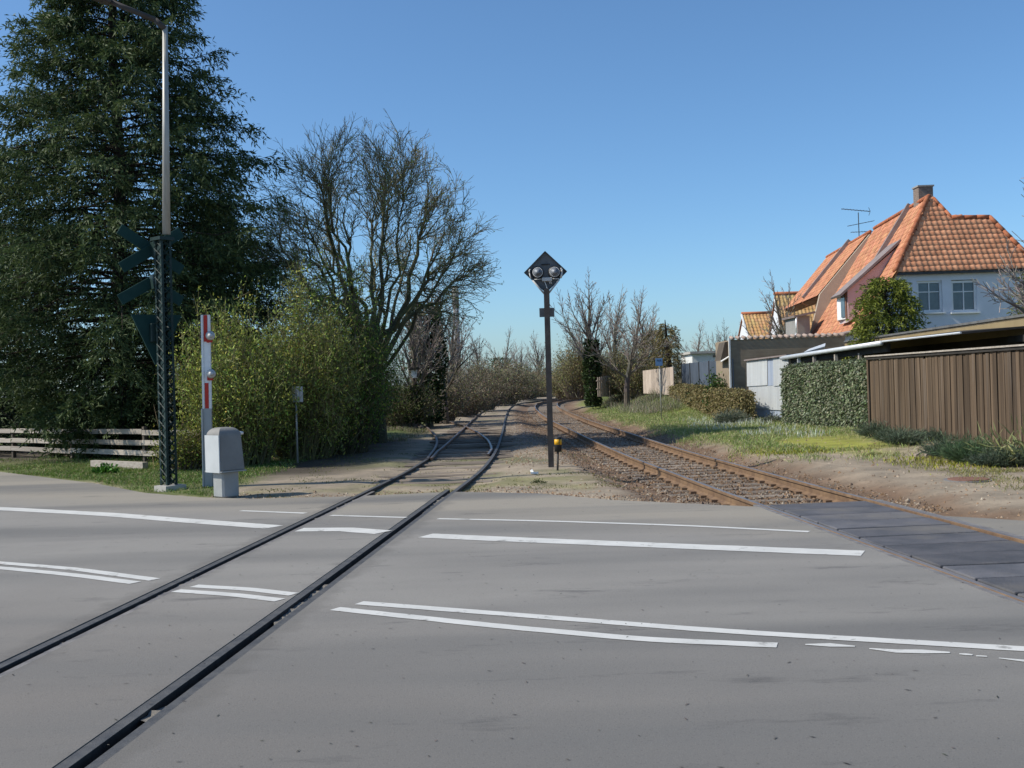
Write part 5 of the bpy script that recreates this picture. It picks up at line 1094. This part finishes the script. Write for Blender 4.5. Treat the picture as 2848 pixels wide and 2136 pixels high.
# hedges: a dark core wrapped in leaves
def hedge(nm, label, a, b, za, zb, th_, n, lc, ls, corec=(.03, .032, .018), inward=1, ends=True):
    a = np.asarray(a, float); b = np.asarray(b, float); d_ = nrm([b[0] - a[0], b[1] - a[1], 0]); L = np.linalg.norm((b - a)[:2]); nn = np.array([d_[1], -d_[0], 0]); nn = nn if nn[0] < 0 else -nn
    t = thing(nm, label, 'hedge', (a + b) / 2 - UPV * 0); q = lambda u, v, w: a + (b - a) * u[:, None] - nn * (v * th_)[:, None] + UPV * (w * (za + (zb - za) * u))[:, None]
    c = .06; part('core', Soup().prism([a + UPV * 0 - nn * c, b - nn * c, b - nn * c + UPV * (zb - c), a - nn * c + UPV * (za - c)], nn * 0, -nn * (th_ - 2 * c), corec), M['bark'], t)
    m = int(n * .68); k = int(n * .2); e = n - m - k; r = rng.random
    P = np.concatenate([q(r(m), .05 * rng.normal(size=m), r(m)), q(r(k), r(k), 1 + .02 * rng.normal(size=k)), q(np.where(r(e) < .5, 0, 1.0) + .01 * rng.normal(size=e), r(e), r(e))])
    Nn = np.concatenate([np.tile(nn, (m, 1)), np.tile(UPV, (k, 1)), np.tile(d_, (e, 1)) * np.where(r(e) < .5, -1, 1)[:, None]])
    D = rng.normal(size=(len(P), 3)) * .6 - UPV * .7 + Nn * .45; up = Nn + .45 * rng.normal(size=(len(P), 3)); bmp = .5 + .5 * np.sin(P[:, 1] * 3.1 + np.sin(P[:, 2] * 4)) * np.sin(P[:, 2] * 3.7 + P[:, 0]); P = P + Nn * (.10 * bmp * r(len(P)))[:, None]
    cols = np.where((r(len(P)) < .5)[:, None], jit(lc[0], len(P), .3), jit(lc[1], len(P), .3))
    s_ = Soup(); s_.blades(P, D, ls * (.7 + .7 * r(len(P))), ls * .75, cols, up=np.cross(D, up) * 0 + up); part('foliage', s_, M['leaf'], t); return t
h0, h1 = gp(2182, 1190), gp(2424, 1210); hedge('ivy_hedge', 'clipped ivy hedge of small leaves with pale highlights in their colour beside the board fence', h0, h1, at(2180, 1024, h0[1])[2], at(2424, 1010, h1[1])[2], .55, 26000, [(.13, .165, .08), (.24, .26, .17)], .075)  # leaf colours brightened to hold the glossy highlights
h2, h3 = np.array([7.80, 37.2, 0]), np.array([7.30, 57, .4]); hedge('beech_hedge', 'low clipped brown hedge along the grassy bank below the screen', h2, h3, 1.08, 1.0, .5, 34000, [(.17, .145, .06), (.23, .19, .085)], .07, (.09, .075, .035))

# ------------------------------------------------------------------ tufts and small plants
def tuft(nm, label, cat, loc, r, h, n, lc, wd=.012, seed=0, spread=.8, group=None, flop=.25):
    r0 = np.random.default_rng(seed); t = thing(nm, label, cat, loc, group); a = r0.random(n) * 6.28; k = r0.random(n) ** .6; P = np.c_[np.cos(a) * k * r * .6, np.sin(a) * k * r * .6, np.zeros(n)]
    D = np.c_[np.cos(a) * k * spread, np.sin(a) * k * spread, 1 - .4 * k] + .15 * r0.normal(size=(n, 3)); L = h * (.6 + .5 * r0.random(n)); s_ = Soup(); s_.blades(P, D, L, wd, jit(lc, n, .28), bend=flop)
    fz = Soup(); 
    for j in range(2):
        f = .3 + .65 * r0.random(n); Dn = D / np.linalg.norm(D, axis=1, keepdims=True); q = P + Dn * (L * f)[:, None]; s_.blades(q, Dn + .6 * r0.normal(size=(n, 3)), L * .35, wd, jit(lc, n, .28))
    me = s_.mesh('leaves'); me.materials.append(M['leaf']); link('leaves', me, t); return t
LV = [(2438, 1224, .42, .55, 'grey green lavender clump at the corner of hedge and board fence'), (2478, 1237, .38, .45, 'second lavender clump from the ivy hedge'), (2516, 1245, .42, .52, 'third lavender clump from the ivy hedge'), (2545, 1238, .26, .35, 'small lavender clump by the fence foot gap'), (2598, 1240, .25, .36, 'sparse lavender clump right of the fence foot gap'),
      (2640, 1270, .50, .62, 'broad silvery lavender clump left of the biggest green one'), (2705, 1284, .52, .70, 'biggest and greenest lavender clump before the board fence'), (2752, 1291, .32, .42, 'round grey lavender clump right of the biggest one'), (2822, 1290, .46, .5, 'grey green clump under the spiky yucca leaves')]
for i, (x, y, r, h, lab) in enumerate(LV):
    p = gp(x, y); z = float(height(p[:1], p[1:2])[0]); tuft('lavender', lab, 'plant', (p[0], p[1], z), r * .85, h * .72, 700, (.10, .13, .085) if i != 6 else (.08, .13, .06), .012, 200 + i, 1.0, 'lavender along the board fence', .12)
p = gp(2862, 1290); tuft('yucca', 'spiky yucca with long pale leaves at the right picture edge', 'plant', (p[0], p[1], .0), .22, .85, 140, (.22, .24, .10), .03, 230, 1.6, None, .35)
p = gp(292, 1318); tuft('leafy_weed', 'broad leaved green weed at the pavement edge before the fence', 'plant', (p[0], p[1], 0), .22, .24, 90, (.06, .16, .02), .06, 231, 1.5)
p = gp(1500, 1342); tuft('weed_tuft', 'small dark weed tuft in the dirt before the signal pole', 'plant', (p[0], p[1], -.01), .14, .08, 70, (.07, .085, .03), .012, 232, 1.4)
p = gp(2035, 1182); tuft('sage_bush', 'grey rounded sage bush at the corner of the low hedge', 'plant', (p[0], p[1], .05), .45, .5, 700, (.15, .17, .12), .02, 233, 1.2)
p = gp(2150, 1184); tuft('sage_bush', 'grey green sage bush at the foot of the corrugated sheets', 'plant', (p[0], p[1], .05), .32, .34, 420, (.12, .135, .10), .02, 234, 1.2)

def grass(nm, label, X, Y, h, c, wd=.012, bend=.3, seed=1, flow=None):
    n = len(X); z = height(X, Y); D = np.c_[.45 * rng.normal(size=n), .45 * rng.normal(size=n), np.ones(n)]; L = h * (.4 + .9 * rng.random(n)); s_ = Soup()
    s_.blades(np.c_[X, Y, z - .005], D, L, wd, c, bend=bend); o = part(nm, s_, M['leaf'], None); o['kind'] = 'stuff'; o['label'] = label; o['category'] = nm; return o
def scatter(n, x0, x1, y0, y1, f):
    x = rng.uniform(x0, x1, n); y = rng.uniform(y0, y1, n); k = f(x, y) > rng.random(n); return x[k], y[k]
X, Y = scatter(150000, -15, -4.4, 17, 30, lambda x, y: sst(.02, .35, y - yb(x) + .5 * (vnoise(x, y, .5, 31) - .5)) * sst(-4.7, -5.6, x + .3 * (vnoise(x, y, .6, 33) - .5)) * (.25 + .75 * sst(.3, .6, vnoise(x, y, 1.1, 32))) * np.where(y > 26.5, .25, 1))
G1 = np.where((rng.random(len(X)) < .3)[:, None], jit((.30, .28, .13), len(X)), jit((.12, .20, .035), len(X)))
grass('grass', 'green roadside grass below the low timber fence', X, Y, .11, G1)
X, Y = scatter(190000, 3.8, 9.2, 19, 60, lambda x, y: (lambda dm: sst(1.9, 3.0, dm + .4 + .9 * (vnoise(x, y, 1.0, 34) - .5)) * sst(20.5, 25.5, y + 3 * (vnoise(x, y, 1.4, 35) - .5)) * (.2 + .8 * sst(.3, .55, vnoise(x, y, .8, 36))) * np.where((y < 28) & (dm > 4.2), .15, 1) * sst(.8, 1.5, np.hypot((x - gp(2290, 1235)[0]) / .95, (y - gp(2290, 1235)[1]) / 2.2)))(dist_to(MT, x, y)))
G2 = np.where((rng.random(len(X)) < .38)[:, None], jit((.42, .39, .21), len(X)), jit((.24, .31, .09), len(X)))
grass('grass', 'rough spring grass on the bank right of the main line', X, Y, .20, G2, .014)
X, Y = scatter(40000, 3.0, 9.0, 46, 64, lambda x, y: sst(2.6, 3.6, dist_to(MT, x, y)) * sst(.35, .6, vnoise(x, y, 1.6, 44)))
grass('dry_stalks', 'tall dry pale stalks on the bank before the picket fence', X, Y, .55, np.where((rng.random(len(X)) < .5)[:, None], jit((.36, .31, .24), len(X)), jit((.20, .22, .11), len(X))), .014, .1)
X, Y = scatter(2600, 4.6, 8.2, 26, 40, lambda x, y: sst(.45, .62, vnoise(x, y, 1.1, 37)) * sst(2.6, 3.4, dist_to(MT, x, y)))
fl_ = Soup(); z = height(X, Y); n = len(X); fl_.blades(np.c_[X, Y, z + .02], np.c_[.3 * rng.normal(size=(n, 2)), np.ones(n)], .12 + .14 * rng.random(n), .018, jit((.55, .58, .50), n, .15, .03))
o = part('white_flowers', fl_, M['leaf'], None); o['kind'] = 'stuff'; o['label'] = 'white flower spikes in the grass below the corrugated wall'; o['category'] = 'flowers'
m1, m2 = gp(2192, 1254), gp(2620, 1285)
X = np.r_[m1[0] + .35 * rng.normal(size=2200), m2[0] + .5 * rng.normal(size=700)]; Y = np.r_[m1[1] + .5 * rng.normal(size=2200), m2[1] + .9 * rng.normal(size=700)]
grass('yellow_flowers', 'patch of bright yellow green flowering ground cover beside the main line', X, Y, .10, jit((.30, .30, .05), len(X)), .022, .1)
X, Y = scatter(60000, 4.5, 9.5, 15, 24, lambda x, y: sst(.52, .75, .6 * vnoise(x, y, .9, 38) + .4 * vnoise(x, y, .35, 39)) * sst(2.6, 4.6, dist_to(MT, x, y)) * (y > yb(x) + .3))
grass('dry_grass', 'thin dry grass on the dirt before the board fence', X, Y, .10, jit((.24, .23, .09), len(X)), .010)
X, Y = scatter(60000, -4.4, 2.2, 17, 34, lambda x, y: sst(.5, .75, .6 * vnoise(x, y, .8, 40) + .4 * vnoise(x, y, .3, 41)) * (y > yb(x) + .1) * np.where(np.abs(y - 18.6) < 1.6, .8, .25))
grass('sparse_weeds', 'sparse mossy weeds between the siding rails and on the dirt', X, Y, .05, jit((.15, .16, .045), len(X)), .012)
X, Y = scatter(26000, -9, -2.6, 33, 48, lambda x, y: sst(.35, .6, vnoise(x, y, 1.2, 42)) * (np.abs(dist_to(DV, x, y)) > .9))
grass('rough_grass', 'pale rough grass and brambles beyond the branch rails', X, Y, .26, np.where((rng.random(len(X)) < .5)[:, None], jit((.25, .21, .15), len(X)), jit((.13, .16, .05), len(X))), .016)
# fallen leaves, twigs and litter on the paving and dirt
n = 900; x = rng.uniform(-5, 6, n); y = 4.3 + 13 * rng.random(n) ** 1.5; db_ = Soup(); zz = np.where(y < yb(x), .004, height(x, y) + .01)
db_.blades(np.c_[x, y, zz], np.c_[rng.normal(size=(n, 2)), .05 * rng.random(n)], .012 + .04 * rng.random(n) ** 2, .010, jit((.085, .075, .065), n, .4), up=np.tile(UPV, (n, 1)))
o = part('leaf_litter', db_, M['debris'], None); o['kind'] = 'stuff'; o['label'] = 'dark leaf crumbs scattered over the paving'; o['category'] = 'litter'
tag(part('paper_scrap', Soup().box(gp(1487, 1315) + UPV * .0, (.14, .05, .03), (nrm([1, -.2, 0]), nrm([.2, 1, 0]), UPV)).prism([gp(1474, 1313), gp(1480, 1309), gp(1484, 1315)], UPV * .01, UPV * .03), M['white'], None), 'crumpled white scrap on the dirt near the signal pole', 'litter')
for i, (a, b, lab) in enumerate((((2545, 1272), (2585, 1260), 'longer pale stick on the dirt below the lavender'), ((2574, 1272), (2594, 1266), 'shorter pale stick right of the longer one'))):
    p, q = gp(*a), gp(*b); tag(part('stick', Soup().path([p + UPV * .03, (p + q) / 2 + UPV * .06, q + UPV * .08], .02, 6), M['wood_pale'], None), lab, 'stick')
